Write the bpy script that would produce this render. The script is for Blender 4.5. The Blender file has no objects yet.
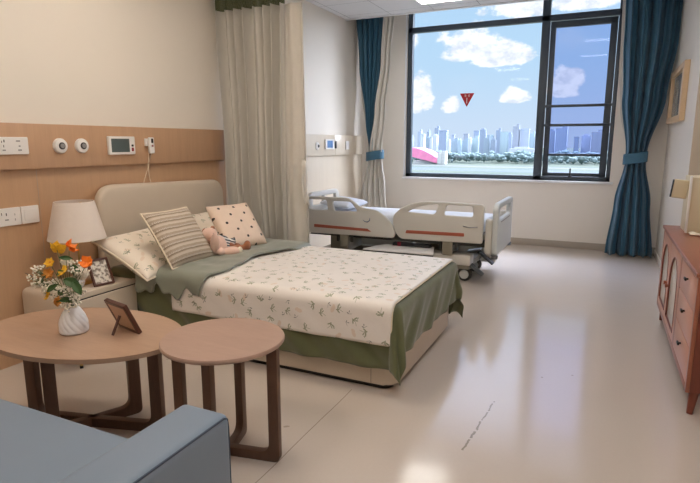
import bpy, bmesh, math, random
from mathutils import Vector, Matrix, Euler, noise
random.seed(7)
PI = math.pi
sin, cos, rad = math.sin, math.cos, math.radians
SC = bpy.context.scene
COL = SC.collection

# ------------------------------------------------------------------ camera
F, YAW, PIT, CH = 537.0, rad(25.1), rad(10.4), 1.45
FW = Vector((-sin(YAW)*cos(PIT), cos(YAW)*cos(PIT), -sin(PIT)))
RT = Vector((cos(YAW), sin(YAW), 0)); UP = RT.cross(FW)
CP = Vector((0, 0, CH))
def ray(x, y): return FW + RT*((x-350)/F) - UP*((y-241.5)/F)
def at(x, y, X=None, Y=None, Z=None):
    d = ray(x, y)
    for i, v in enumerate((X, Y, Z)):
        if v is not None: t = (v-CP[i])/d[i]
    return CP + d*t
cd = bpy.data.cameras.new('camera'); cam = bpy.data.objects.new('camera', cd); COL.objects.link(cam)
cd.sensor_width = 36; cd.lens = F/700*36; cd.clip_start = .05; cd.clip_end = 6000
cam.location = CP; cam.rotation_euler = (PI/2-PIT, 0, YAW)
SC.camera = cam

# ------------------------------------------------------------------ node helpers
def lin(c): 
    c /= 255.0
    return c/12.92 if c <= .04045 else ((c+.055)/1.055)**2.4
def S(r, g, b): return (lin(r), lin(g), lin(b), 1)

class V:
    """a node socket with arithmetic"""
    def __init__(s, nt, sock): s.nt, s.s = nt, sock
    def _m(s, op, *a):
        n = s.nt.nodes.new('ShaderNodeMath'); n.operation = op
        for i, v in enumerate((s,)+a):
            if isinstance(v, V): s.nt.links.new(v.s, n.inputs[i])
            else: n.inputs[i].default_value = v
        return V(s.nt, n.outputs[0])
    def __add__(s, o): return s._m('ADD', o)
    __radd__ = __add__
    def __sub__(s, o): return s._m('SUBTRACT', o)
    def __rsub__(s, o): return (s*-1.0)+o
    def __mul__(s, o): return s._m('MULTIPLY', o)
    __rmul__ = __mul__
    def __truediv__(s, o): return s._m('DIVIDE', o)
    def lt(s, o): return s._m('LESS_THAN', o)
    def gt(s, o): return s._m('GREATER_THAN', o)
    def max(s, o): return s._m('MAXIMUM', o)
    def min(s, o): return s._m('MINIMUM', o)
    def frac(s): return s._m('FRACT')
    def floor(s): return s._m('FLOOR')
    def abs(s): return s._m('ABSOLUTE')
    def sin(s): return s._m('SINE')
    def cos(s): return s._m('COSINE')
    def asin(s): return s._m('ARCSINE')
    def atan2(s, o): return s._m('ARCTAN2', o)
    def smooth(s, a, b):
        n = s.nt.nodes.new('ShaderNodeMapRange'); n.interpolation_type = 'SMOOTHSTEP'
        s.nt.links.new(s.s, n.inputs[0]); n.inputs[1].default_value = a; n.inputs[2].default_value = b
        return V(s.nt, n.outputs[0])

def sep(nt, sock):
    n = nt.nodes.new('ShaderNodeSeparateXYZ'); nt.links.new(sock, n.inputs[0])
    return [V(nt, o) for o in n.outputs]
def coords(nt, which='Object', scale=(1, 1, 1)):
    n = nt.nodes.new('ShaderNodeTexCoord'); m = nt.nodes.new('ShaderNodeMapping')
    nt.links.new(n.outputs[which], m.inputs[0]); m.inputs['Scale'].default_value = scale
    return m.outputs[0]
def noise_tex(nt, vec, scale, detail=4, rough=.55):
    n = nt.nodes.new('ShaderNodeTexNoise'); n.inputs['Scale'].default_value = scale
    n.inputs['Detail'].default_value = detail; n.inputs['Roughness'].default_value = rough
    if vec is not None: nt.links.new(vec, n.inputs['Vector'])
    return V(nt, n.outputs['Fac'])
def mix(nt, fac, a, b):
    n = nt.nodes.new('ShaderNodeMix'); n.data_type = 'RGBA'
    for k, v in ((0, fac), (6, a), (7, b)):
        if isinstance(v, V): nt.links.new(v.s, n.inputs[k])
        elif isinstance(v, bpy.types.NodeSocket): nt.links.new(v, n.inputs[k])
        else: n.inputs[k].default_value = v
    return n.outputs[2]

def base_mat(name):
    m = bpy.data.materials.new(name); m.use_nodes = True
    return m, m.node_tree, m.node_tree.nodes['Principled BSDF']
def dark(c, k): return (c[0]*k, c[1]*k, c[2]*k, 1)

def mat(name, col, rough=.5, metal=0, var=.06, vscale=6, stretch=(1, 1, 1), bump=0, bscale=150, coat=0, sheen=0, spec=.5):
    m, nt, p = base_mat(name)
    v = coords(nt, 'Object', stretch)
    f = noise_tex(nt, v, vscale)
    nt.links.new(mix(nt, f, dark(col, 1-var*1.6), dark(col, 1+var*1.6)), p.inputs['Base Color'])
    p.inputs['Roughness'].default_value = rough; p.inputs['Metallic'].default_value = metal
    p.inputs['Specular IOR Level'].default_value = spec
    if coat: p.inputs['Coat Weight'].default_value = coat; p.inputs['Coat Roughness'].default_value = .12
    if sheen: p.inputs['Sheen Weight'].default_value = sheen
    if bump:
        b = nt.nodes.new('ShaderNodeBump'); b.inputs['Strength'].default_value = bump; b.inputs['Distance'].default_value = .004
        nt.links.new(noise_tex(nt, v, bscale, 3).s, b.inputs['Height']); nt.links.new(b.outputs[0], p.inputs['Normal'])
    return m

def wood(name, col, stretch, scale=3, rough=.4, var=.16, coat=0):
    m, nt, p = base_mat(name)
    v = coords(nt, 'Object', stretch)
    f = noise_tex(nt, v, scale, 6, .6) * .6 + noise_tex(nt, v, scale*7, 3) * .4
    nt.links.new(mix(nt, f.smooth(.3, .7), dark(col, 1-var), dark(col, 1+var)), p.inputs['Base Color'])
    p.inputs['Roughness'].default_value = rough
    if coat: p.inputs['Coat Weight'].default_value = coat; p.inputs['Coat Roughness'].default_value = .15
    return m

def emit(name, col, k):
    m, nt, p = base_mat(name)
    nt.nodes.remove(p); e = nt.nodes.new('ShaderNodeEmission'); e.inputs[0].default_value = col; e.inputs[1].default_value = k
    nt.links.new(e.outputs[0], nt.nodes['Material Output'].inputs[0]); return m

def glass(name, tint, gloss=.06):
    m, nt, p = base_mat(name); nt.nodes.remove(p)
    t = nt.nodes.new('ShaderNodeBsdfTransparent'); t.inputs[0].default_value = tint
    g = nt.nodes.new('ShaderNodeBsdfGlossy'); g.inputs['Roughness'].default_value = .02
    fr = nt.nodes.new('ShaderNodeFresnel'); fr.inputs[0].default_value = 1.25
    x = nt.nodes.new('ShaderNodeMixShader')
    nt.links.new((V(nt, fr.outputs[0])*gloss*10).min(.5).s, x.inputs[0]); nt.links.new(t.outputs[0], x.inputs[1]); nt.links.new(g.outputs[0], x.inputs[2])
    nt.links.new(x.outputs[0], nt.nodes['Material Output'].inputs[0]); return m

def sprig_layer(nt, uv, cell, leaves, keep, seed=0):
    """0..1 mask of little leaf sprigs, one per Voronoi cell, each turned its own way"""
    mp = nt.nodes.new('ShaderNodeMapping'); nt.links.new(uv, mp.inputs[0]); mp.inputs['Location'].default_value = (seed*3.7, seed*1.9, 0)
    vo = nt.nodes.new('ShaderNodeTexVoronoi'); vo.voronoi_dimensions = '2D'; vo.inputs['Scale'].default_value = 1/cell; vo.inputs['Randomness'].default_value = .75
    nt.links.new(mp.outputs[0], vo.inputs['Vector'])
    x, y, _ = sep(nt, mp.outputs[0]); px, py, _ = sep(nt, vo.outputs['Position'])
    cr = nt.nodes.new('ShaderNodeSeparateColor'); nt.links.new(vo.outputs['Color'], cr.inputs[0])
    r1, r2 = V(nt, cr.outputs[0]), V(nt, cr.outputs[1])
    dx, dy = x-px, y-py
    a = r1*6.283; ca, sa = a.cos(), a.sin()
    u = dx*ca + dy*sa; w = dy*ca - dx*sa
    out = None
    for cx, cy, ang, la, lb in leaves:
        c, s = cos(rad(ang)), sin(rad(ang))
        p_ = ((u-cx)*c + (w-cy)*s)*(1/la); q_ = ((w-cy)*c - (u-cx)*s)*(1/lb)
        e = (p_*p_ + q_*q_).lt(1.0)
        out = e if out is None else out.max(e)
    return out * r2.lt(keep)

def floral(name, base, cell=.105, rough=.6):
    m, nt, p = base_mat(name)
    tc = nt.nodes.new('ShaderNodeTexCoord'); uv = tc.outputs['UV']
    green = sprig_layer(nt, uv, cell, [(-.016, .010, 35, .012, .0042), (-.004, .013, 80, .011, .0045), (.010, .006, -25, .014, .0048), (.004, -.006, -60, .010, .0036), (-.012, -.008, 50, .019, .0014), (.020, -.006, 10, .007, .0028)], .8)
    darkl = sprig_layer(nt, uv, cell*.8, [(-.004, .008, 65, .009, .003), (.008, .002, 0, .007, .0026), (-.003, -.008, 110, .012, .0012)], .55, 2)
    blush = sprig_layer(nt, uv, cell*1.1, [(0, 0, 30, .020, .012), (.018, .006, 70, .014, .009)], .6, 5)
    c = mix(nt, noise_tex(nt, uv, 9), dark(base, .93), dark(base, 1.04))
    c = mix(nt, blush*.55, c, dark(S(222, 196, 172), 1))
    c = mix(nt, green*.8, c, S(132, 140, 104)); c = mix(nt, darkl*.75, c, S(96, 98, 92))
    nt.links.new(c, p.inputs['Base Color']); p.inputs['Roughness'].default_value = rough; p.inputs['Sheen Weight'].default_value = .15
    b = nt.nodes.new('ShaderNodeBump'); b.inputs['Strength'].default_value = .35; b.inputs['Distance'].default_value = .012
    nt.links.new(noise_tex(nt, uv, 7, 4).s, b.inputs['Height']); nt.links.new(b.outputs[0], p.inputs['Normal'])
    return m

# ------------------------------------------------------------------ materials
M = {}
M['wall'] = mat('cream_wall_paint', S(234, 226, 215), .38, var=.012, vscale=2, bump=.05, bscale=220)
M['wall_shaded'] = mat('shaded_wall_paint', S(186, 172, 154), .5, var=.015, vscale=2)  # pier end's shade, facing away from the window, put into the wall colour
M['ceiling'] = None
M['laminate_lit'] = wood('daylit_wood_laminate', S(218, 204, 184), (1, 5, .35), 3, .3, .03, coat=.3)  # same laminate with the far bay's daylight put into its colour
M['laminate'] = wood('tan_wood_laminate', S(196, 158, 124), (1, 5, .35), 3, .3, .045, coat=.25)
M['laminate_board'] = wood('tan_wood_board', S(196, 158, 126), (1, 6, .3), 3, .35, .05, coat=.15)
M['baseboard'] = mat('grey_skirting', S(176, 164, 150), .5, var=.03)
M['white_plastic'] = mat('white_plastic', S(236, 233, 230), .35, var=.01)
M['dark_plastic'] = mat('dark_plastic', S(40, 40, 42), .4, var=.04)
M['grey_mark'] = mat('grey_print', S(150, 148, 148), .5, var=.02)
M['screen'] = mat('grey_green_screen', S(84, 96, 96), .15, var=.03, spec=.6)
M['screen_blue'] = mat('blue_screen', S(104, 140, 186), .2, var=.1, vscale=40)
M['red_plastic'] = mat('red_plastic', S(150, 30, 50), .4, var=.03)
M['frame_metal'] = mat('charcoal_window_metal', S(62, 72, 82), .35, var=.03, spec=.6)
M['white_metal'] = mat('white_painted_metal', S(238, 238, 240), .4, var=.01)
M['glass'] = glass('clear_pane', (.97, .985, 1, 1), .04)
M['glass_blue'] = glass('blue_tinted_pane', (.72, .77, .92, 1), .05)
M['curtain_cream'] = mat('cream_curtain_cloth', S(214, 209, 200), .8, var=.03, vscale=14, bump=.15, bscale=260, sheen=.1)
M['curtain_greige'] = mat('greige_curtain_cloth', S(202, 198, 190), .8, var=.025, vscale=10, bump=.15, bscale=260, sheen=.1)
M['curtain_blue'] = mat('teal_blue_curtain_cloth', S(54, 100, 124), .62, var=.08, vscale=12, bump=.12, bscale=300, sheen=.15)
M['leather'] = mat('beige_leather', S(206, 192, 174), .42, var=.02, vscale=10, bump=.08, bscale=300)
M['leather_dark'] = mat('dark_plinth', S(44, 38, 34), .6)
M['mattress'] = mat('white_mattress_cloth', S(226, 222, 214), .8)
M['green'] = mat('olive_green_cotton', S(94, 98, 64), .55, var=.12, vscale=9, bump=.5, bscale=16, sheen=.3)
M['sage'] = mat('sage_green_satin', S(134, 139, 125), .36, var=.07, vscale=9, bump=.5, bscale=12, sheen=.35)
M['floral'] = floral('floral_cotton', S(238, 231, 224), .115, .45)
M['floral_pillow'] = floral('floral_pillow_cotton', S(236, 224, 208), .12)
M['cream_piping'] = mat('cream_piping', S(236, 224, 202), .7)
M['gold_piping'] = mat('ochre_piping', S(196, 166, 112), .7)
M['pink_plush'] = mat('pale_pink_plush', S(226, 190, 172), .9, var=.05, vscale=40, bump=.5, bscale=260, sheen=.4)
M['brown_plush'] = mat('brown_plush', S(164, 104, 70), .9, var=.1, vscale=40, bump=.5, bscale=260, sheen=.4)
M['table_top'] = wood('light_walnut_top', S(176, 144, 120), (.8, 7, 7), 2.2, .36, .07, coat=.1)
M['stool_top'] = wood('ash_brown_top', S(174, 144, 128), (1.2, 6, 6), 2.2, .38, .06, coat=.1)
M['walnut'] = wood('dark_walnut_legs', S(98, 70, 54), (6, 6, 1), 3, .45, .14)
M['dark_frame'] = wood('dark_brown_frame_wood', S(84, 48, 36), (6, 2, 6), 4, .35, .12)
M['sofa'] = mat('blue_grey_upholstery', S(122, 136, 152), .5, var=.025, vscale=5, bump=.06, bscale=320)
M['sofa_seam'] = mat('dark_blue_piping', S(64, 76, 92), .6)
M['nightstand'] = mat('greige_lacquer', S(214, 200, 182), .35, var=.015)
M['gold'] = mat('brushed_brass', S(206, 172, 104), .3, 1, var=.04)
M['shade'] = mat('linen_lamp_shade', S(230, 218, 208), .85, var=.02, vscale=30, bump=.2, bscale=240)
M['ceramic'] = mat('white_ceramic', S(232, 232, 234), .35, var=.01)
M['redwood'] = wood('red_brown_wood', S(152, 90, 66), (5, 1, 5), 3, .34, .1, coat=.2)
M['redwood_front'] = wood('rose_brown_wood', S(196, 138, 112), (5, 1, 5), 3, .36, .06, coat=.2)
M['redwood_dark'] = wood('dark_red_wood', S(120, 58, 40), (5, 5, 1), 3, .36, .1, coat=.2)
M['reed'] = mat('ribbed_pale_glass', S(206, 198, 186), .25, var=.02)
M['iron'] = mat('black_iron', S(34, 30, 30), .4, .5)
M['card'] = mat('cream_card', S(214, 200, 172), .6, var=.02)
M['card_white'] = mat('white_card', S(238, 236, 234), .6, var=.01)
M['hb_shell'] = mat('ivory_bed_plastic', S(212, 208, 199), .38, var=.01)
M['hb_foot'] = mat('pale_grey_bed_plastic', S(206, 210, 208), .38, var=.01)
M['hb_strip'] = mat('terracotta_strip', S(170, 92, 70), .5, var=.03)
M['hb_frame'] = mat('greige_bed_metal', S(150, 144, 128), .4, .2, var=.03)
M['hb_dark'] = mat('dark_bed_metal', S(58, 56, 50), .5, .2, var=.05)
M['linen'] = mat('white_hospital_linen', S(232, 236, 242), .8, var=.015, bump=.3, bscale=14)
M['rubber'] = mat('grey_rubber', S(96, 98, 100), .6)
M['green_mesh'] = None
M['poppy'] = mat('orange_petal', S(246, 130, 30), .55, var=.14, vscale=60)
M['yellow'] = mat('yellow_petal', S(246, 194, 48), .55, var=.12, vscale=60)
M['amber'] = mat('amber_petal', S(220, 150, 66), .55, var=.15, vscale=60)
M['white_petal'] = mat('white_petal', S(244, 238, 224), .6, var=.04, vscale=60)
M['leaf'] = mat('green_leaf', S(62, 92, 44), .45, var=.2, vscale=40)
M['stem'] = mat('green_stem', S(98, 116, 62), .5, var=.1)
M['twig'] = mat('dark_berry_twig', S(74, 58, 58), .5, var=.1)
M['photo'] = None
M['sign_red'] = mat('red_sign', S(176, 26, 36), .5, var=.02)

# floor: pale beige sheet vinyl with soft mottling, welded seams and one scuff
def floor_mat():
    m, nt, p = base_mat('beige_sheet_vinyl')
    g = nt.nodes.new('ShaderNodeNewGeometry'); x, y, z = sep(nt, g.outputs['Position'])
    n1 = noise_tex(nt, g.outputs['Position'], 1.3, 5); n2 = noise_tex(nt, g.outputs['Position'], 60, 2)
    c = mix(nt, n1*.6+n2*.4, S(198, 185, 174), S(208, 196, 185))
    wob = (noise_tex(nt, g.outputs['Position'], 3, 2)-.5)*.012
    def seam(v, pos, w): return ((v-pos+wob).abs()).lt(w)
    s = seam(x, -1.262, .0022)*y.lt(2.72)
    c = mix(nt, s*.7, c, S(120, 102, 84))
    wig = (noise_tex(nt, g.outputs['Position'], 14, 3)-.5)*.03
    sc = ((x+.487-(y-2.64)*.08+wig).abs()).lt(.005)*y.gt(2.36)*y.lt(2.93)*noise_tex(nt, g.outputs['Position'], 26, 3).gt(.42)
    c = mix(nt, sc*.75, c, S(116, 104, 84))
    spk = noise_tex(nt, g.outputs['Position'], 9, 1).gt(.80)
    c = mix(nt, spk*.5, c, S(130, 116, 100))
    nt.links.new(c, p.inputs['Base Color'])
    rr = noise_tex(nt, g.outputs['Position'], 5, 5)*.10+.08
    nt.links.new(rr.s, p.inputs['Roughness']); p.inputs['Specular IOR Level'].default_value = .6
    b = nt.nodes.new('ShaderNodeBump'); b.inputs['Strength'].default_value = .06; b.inputs['Distance'].default_value = .02
    nt.links.new(noise_tex(nt, g.outputs['Position'], 4, 4).s, b.inputs['Height']); nt.links.new(b.outputs[0], p.inputs['Normal'])
    return m
M['floor'] = floor_mat()

def ceiling_mat():
    m, nt, p = base_mat('white_ceiling_tiles')
    g = nt.nodes.new('ShaderNodeNewGeometry'); x, y, z = sep(nt, g.outputs['Position'])
    gx = (((x+2.76)*(1/.6)+.5).frac()-.5).abs().lt(.006); gy = (((y-7.03)*(1/.6)+.5).frac()-.5).abs().lt(.006)
    c = mix(nt, gx.max(gy)*.8, S(232, 232, 234), S(128, 130, 132))
    nt.links.new(c, p.inputs['Base Color']); p.inputs['Roughness'].default_value = .8
    return m
M['ceiling'] = ceiling_mat()

def mesh_cloth():
    m, nt, p = base_mat('olive_curtain_netting')
    tc = nt.nodes.new('ShaderNodeTexCoord'); x, y, z = sep(nt, tc.outputs['UV'])
    a = ((x*140).frac()-.5).abs().lt(.33)*((y*140).frac()-.5).abs().lt(.33)
    p.inputs['Base Color'].default_value = S(104, 108, 76); p.inputs['Roughness'].default_value = .8
    nt.links.new((1.0-a*.45).s, p.inputs['Alpha']); return m
M['green_mesh'] = mesh_cloth()

def stripe_mat():
    m, nt, p = base_mat('striped_brown_weave')
    tc = nt.nodes.new('ShaderNodeTexCoord'); u, v, _ = sep(nt, tc.outputs['UV'])
    w = noise_tex(nt, tc.outputs['UV'], 60, 3)
    f = ((v+(w-.5)*.004)*(1/.062)).frac()
    f2 = ((v+.02)*(1/.031)).frac()
    c = mix(nt, w, S(150, 134, 116), S(190, 174, 156))
    c = mix(nt, f.lt(.30)*.6, c, S(220, 206, 188))
    c = mix(nt, ((f-.47).abs()).lt(.05)*.75, c, S(112, 92, 74))
    dash = ((f-.62).abs()).lt(.1)*((u*(1/.012)).frac()).lt(.6)
    c = mix(nt, dash*.35, c, S(246, 238, 224))
    nt.links.new(c, p.inputs['Base Color']); p.inputs['Roughness'].default_value = .85
    b = nt.nodes.new('ShaderNodeBump'); b.inputs['Strength'].default_value = .5; b.inputs['Distance'].default_value = .004
    nt.links.new(w.s, b.inputs['Height']); nt.links.new(b.outputs[0], p.inputs['Normal']); return m
M['stripe'] = stripe_mat()

def dots_mat():
    m, nt, p = base_mat('polka_dot_cotton')
    tc = nt.nodes.new('ShaderNodeTexCoord'); u, v, _ = sep(nt, tc.outputs['UV'])
    a, b = (u+v)*(1/.150), (u-v)*(1/.150)
    def dot(a, b):
        x = (a+.5).frac()-.5; y = (b+.5).frac()-.5
        return (x*x+y*y).lt(.0125)
    c = mix(nt, noise_tex(nt, tc.outputs['UV'], 12), S(226, 202, 182), S(238, 216, 198))
    c = mix(nt, dot(a, b), c, S(52, 44, 46))
    nt.links.new(c, p.inputs['Base Color']); p.inputs['Roughness'].default_value = .8; return m
M['dots'] = dots_mat()

def shirt_mat():
    m, nt, p = base_mat('striped_toy_shirt')
    x, y, z = sep(nt, coords(nt, 'Object'))
    c = mix(nt, ((x*.3+y*.3+z)*(1/.017)).frac().lt(.5), S(226, 222, 216), S(70, 76, 86))
    nt.links.new(c, p.inputs['Base Color']); p.inputs['Roughness'].default_value = .9; return m
M['shirt'] = shirt_mat()

def photo_mat(name, c1, c2, stretch, scale):
    m, nt, p = base_mat(name)
    n = noise_tex(nt, coords(nt, 'Object', stretch), scale, 4)
    nt.links.new(mix(nt, n.smooth(.44, .58), c1, c2), p.inputs['Base Color']); p.inputs['Roughness'].default_value = .25; return m
M['photo'] = photo_mat('pale_leaf_print', S(226, 218, 206), S(140, 128, 118), (1, 1, 2.4), 34)
M['photo_wall'] = photo_mat('grey_landscape_print', S(112, 118, 118), S(176, 176, 170), (1, 3, 1), 5)

def city_mat(name, col, win, fx=9.0, fz=4.0, k=.35):
    m, nt, p = base_mat(name)
    g = nt.nodes.new('ShaderNodeNewGeometry'); x, y, z = sep(nt, g.outputs['Position'])
    a = ((x+y)*(1/fx)).frac().lt(.55)*((z)*(1/fz)).frac().lt(.6)
    nt.links.new(mix(nt, a*k, col, win), p.inputs['Base Color']); p.inputs['Roughness'].default_value = .6
    return m

# ------------------------------------------------------------------ mesh builder
class MB:
    def __init__(s): s.b = bmesh.new(); s.uv = s.b.loops.layers.uv.new('UVMap'); s.x = Matrix.Identity(4)
    def _tf(s, vs, m=None):
        mm = s.x @ (m or Matrix.Identity(4))
        for v in vs: v.co = mm @ v.co
    def box(s, lo, hi, bev=0, seg=2, m=None):
        r = bmesh.ops.create_cube(s.b, size=1); vs = r['verts']
        for v in vs: v.co = Vector([(lo[i]+hi[i])/2 + v.co[i]*abs(hi[i]-lo[i]) for i in range(3)])
        if bev:
            es = {e for v in vs for e in v.link_edges}
            q = bmesh.ops.bevel(s.b, geom=list(es), offset=bev, segments=seg, profile=.5, affect='EDGES', clamp_overlap=True)
            vs = list({v for v in q['verts']} | {v for v in vs if v.is_valid})
            st = list(vs); seen = set(vs)
            while st:
                v = st.pop()
                for e in v.link_edges:
                    o = e.other_vert(v)
                    if o not in seen: seen.add(o); st.append(o)
            vs = list(seen)
        s._tf(vs, m); return s
    def vbox(s, lo, hi, r, seg=6, bev=0):
        """box whose four vertical corners are rounded in plan"""
        pts = rrect(lo[0], lo[1], hi[0], hi[1], r, seg)
        return s.prism(pts, lo[2], hi[2], bev)
    def prism(s, pts, z0, z1, bev=0, m=None, seg=2):
        vb = [s.b.verts.new((p[0], p[1], z0)) for p in pts]; vt = [s.b.verts.new((p[0], p[1], z1)) for p in pts]
        n = len(pts); fs = [s.b.faces.new(vb[::-1]), s.b.faces.new(vt)]
        for i in range(n): fs.append(s.b.faces.new((vb[i], vb[(i+1) % n], vt[(i+1) % n], vt[i])))
        vs = vb+vt
        if bev:
            es = list(fs[0].edges)+list(fs[1].edges)
            q = bmesh.ops.bevel(s.b, geom=es, offset=bev, segments=seg, profile=.5, affect='EDGES', clamp_overlap=True)
            seen = set(q['verts']); st = list(seen)
            while st:
                v = st.pop()
                for e in v.link_edges:
                    o = e.other_vert(v)
                    if o not in seen: seen.add(o); st.append(o)
            vs = list(seen)
        s._tf(vs, m); return s
    def plate(s, loops, depth, bev, m):
        """flat plate with holes (first loop outer), thickness along local z"""
        cu = bpy.data.curves.new('tmp', 'CURVE'); cu.dimensions = '2D'; cu.fill_mode = 'BOTH'; cu.extrude = max(depth/2-bev, .0005); cu.bevel_depth = bev; cu.bevel_resolution = 2; cu.offset = -bev
        for l in loops:
            sp = cu.splines.new('POLY'); sp.points.add(len(l)-1); sp.use_cyclic_u = True
            for q, p in zip(sp.points, l): q.co = (p[0], p[1], 0, 1)
        ob = bpy.data.objects.new('tmp', cu); COL.objects.link(ob)
        dg = bpy.context.evaluated_depsgraph_get(); me = bpy.data.meshes.new_from_object(ob.evaluated_get(dg))
        n0 = len(s.b.verts); s.b.from_mesh(me); s.b.verts.ensure_lookup_table()
        s._tf(s.b.verts[n0:], m)
        bpy.data.objects.remove(ob); bpy.data.curves.remove(cu); bpy.data.meshes.remove(me); return s
    def lathe(s, prof, c=(0, 0, 0), seg=24, m=None, mod=None):
        rings = []
        for k, (r, z) in enumerate(prof):
            ring = []
            for i in range(seg):
                a = 2*PI*i/seg; rr = r*(mod(a, z) if mod else 1)
                ring.append(s.b.verts.new((c[0]+rr*cos(a), c[1]+rr*sin(a), c[2]+z)))
            rings.append(ring)
        for k in range(len(rings)-1):
            for i in range(seg):
                j = (i+1) % seg
                s.b.faces.new((rings[k][i], rings[k][j], rings[k+1][j], rings[k+1][i]))
        if prof[0][0] > 1e-5: s.b.faces.new(rings[0][::-1])
        if prof[-1][0] > 1e-5: s.b.faces.new(rings[-1])
        s._tf([v for r in rings for v in r], m); return s
    def cone(s, p0, p1, r0, r1, seg=12):
        p0, p1 = Vector(p0), Vector(p1); d = p1-p0
        q = d.to_track_quat('Z', 'Y').to_matrix().to_4x4(); q.translation = p0
        return s.lathe([(r0, 0), (r1, d.length)], seg=seg, m=q)
    def ell(s, c, r, rot=(0, 0, 0), u=14, v=9):
        q = bmesh.ops.create_uvsphere(s.b, u_segments=u, v_segments=v, radius=1)
        m = Matrix.Translation(c) @ Euler(rot).to_matrix().to_4x4() @ Matrix.Diagonal((r[0], r[1], r[2], 1))
        s._tf(q['verts'], m); return s
    def tube(s, pts, r, seg=8, closed=False):
        pts = [Vector(p) for p in pts]; n = len(pts); rings = []
        up = Vector((0, 0, 1))
        for i, p in enumerate(pts):
            a = pts[(i-1) % n] if closed or i else p; b = pts[(i+1) % n] if closed or i < n-1 else p
            t = (b-a).normalized()
            if abs(t.dot(up)) > .95: up = Vector((1, 0, 0)) if abs(t.x) < .9 else Vector((0, 1, 0))
            x = t.cross(up).normalized(); y = x.cross(t); up = y
            rr = r[i] if isinstance(r, (list, tuple)) else r
            rings.append([s.b.verts.new(p+(x*cos(2*PI*k/seg)+y*sin(2*PI*k/seg))*rr) for k in range(seg)])
        for i in range(n if closed else n-1):
            A, B = rings[i], rings[(i+1) % n]
            for k in range(seg): s.b.faces.new((A[k], A[(k+1) % seg], B[(k+1) % seg], B[k]))
        if not closed: s.b.faces.new(rings[0][::-1]); s.b.faces.new(rings[-1])
        s._tf([v for q in rings for v in q]); return s
    def grid(s, fn, nu, nv, uvs=(1, 1), closed_u=False):
        g = [[s.b.verts.new(fn(i/nu, j/nv)) for j in range(nv+1)] for i in range(nu+1)]
        for i in range(nu):
            for j in range(nv):
                f = s.b.faces.new((g[i][j], g[i+1][j], g[i+1][j+1], g[i][j+1]))
                for l, (a, b) in zip(f.loops, ((i, j), (i+1, j), (i+1, j+1), (i, j+1))): l[s.uv].uv = (a/nu*uvs[0], b/nv*uvs[1])
        s._tf([v for r in g for v in r]); return s
    def build(s, name, material, parent=None, smooth=40, solid=0, offset=0, remesh=0, sub=0):
        bmesh.ops.remove_doubles(s.b, verts=s.b.verts, dist=1e-5)
        bmesh.ops.recalc_face_normals(s.b, faces=s.b.faces)
        o = None
        if parent is None:                       # a thing that is one mesh: origin at its base
            xs = [v.co for v in s.b.verts]
            o = Vector(((min(v.x for v in xs)+max(v.x for v in xs))/2, (min(v.y for v in xs)+max(v.y for v in xs))/2, min(v.z for v in xs)))
            for v in s.b.verts: v.co -= o
        me = bpy.data.meshes.new(name); s.b.to_mesh(me); s.b.free()
        ob = bpy.data.objects.new(name, me); COL.objects.link(ob)
        me.materials.append(material)
        if o is not None: ob.location = o
        if parent is not None: ob.parent = parent
        if smooth:
            for p in me.polygons: p.use_smooth = True
            try: me.set_sharp_from_angle(angle=rad(smooth))
            except Exception: pass
        if remesh:
            r = ob.modifiers.new('skin', 'REMESH'); r.mode = 'VOXEL'; r.voxel_size = remesh; r.use_smooth_shade = True
            sm = ob.modifiers.new('soften', 'SMOOTH'); sm.factor = .5; sm.iterations = 4
        if solid:
            q = ob.modifiers.new('cloth', 'SOLIDIFY'); q.thickness = solid; q.offset = offset
        if sub:
            q = ob.modifiers.new('soft', 'SUBSURF'); q.levels = q.render_levels = sub
        return ob

def rrect(x0, y0, x1, y1, r, seg=6):
    out = []
    for cx, cy, a0 in ((x1-r, y1-r, 0), (x0+r, y1-r, 90), (x0+r, y0+r, 180), (x1-r, y0+r, 270)):
        for k in range(seg+1):
            a = rad(a0+90*k/seg); out.append((cx+r*cos(a), cy+r*sin(a)))
    return out
def rpoly(pts, r, seg=5):
    """polygon with rounded corners; r number or per-corner list"""
    out = []; n = len(pts)
    for i in range(n):
        p = Vector(pts[i][:2]); a = Vector(pts[i-1][:2])-p; b = Vector(pts[(i+1) % n][:2])-p
        rr = r[i] if isinstance(r, (list, tuple)) else r
        d = min(rr, a.length*.48, b.length*.48)
        if d < 1e-4: out.append(tuple(p)); continue
        A = p+a.normalized()*d; B = p+b.normalized()*d
        for k in range(seg+1):
            t = k/seg; q = A*(1-t)**2+p*2*t*(1-t)+B*t*t; out.append((q.x, q.y))
    return out

def tag(o, label, cat, group=None):
    o['label'] = label; o['category'] = cat
    if group: o['group'] = group
    return o
def thing(name, label, cat, loc=(0, 0, 0), rotz=0, group=None):
    o = bpy.data.objects.new(name, None); COL.objects.link(o); o.location = loc; o.rotation_euler = (0, 0, rotz)
    o.empty_display_size = .1
    return tag(o, label, cat, group)
def struct(o): o['kind'] = 'structure'; return o
def mb(root=None):
    """a builder whose coordinates are world ones, shifted into root's (unrotated) frame"""
    b = MB()
    if root is not None: b.x = Matrix.Translation(-root.location)
    return b
MXZ = Matrix(((1, 0, 0, 0), (0, 0, -1, 0), (0, 1, 0, 0), (0, 0, 0, 1)))      # local (x,y,z) -> (x,-z,y): plate standing in XZ
MYZ = Matrix(((0, 0, 1, 0), (1, 0, 0, 0), (0, 1, 0, 0), (0, 0, 0, 1)))      # local (x,y,z) -> (z,x,y): plate standing in YZ

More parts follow.
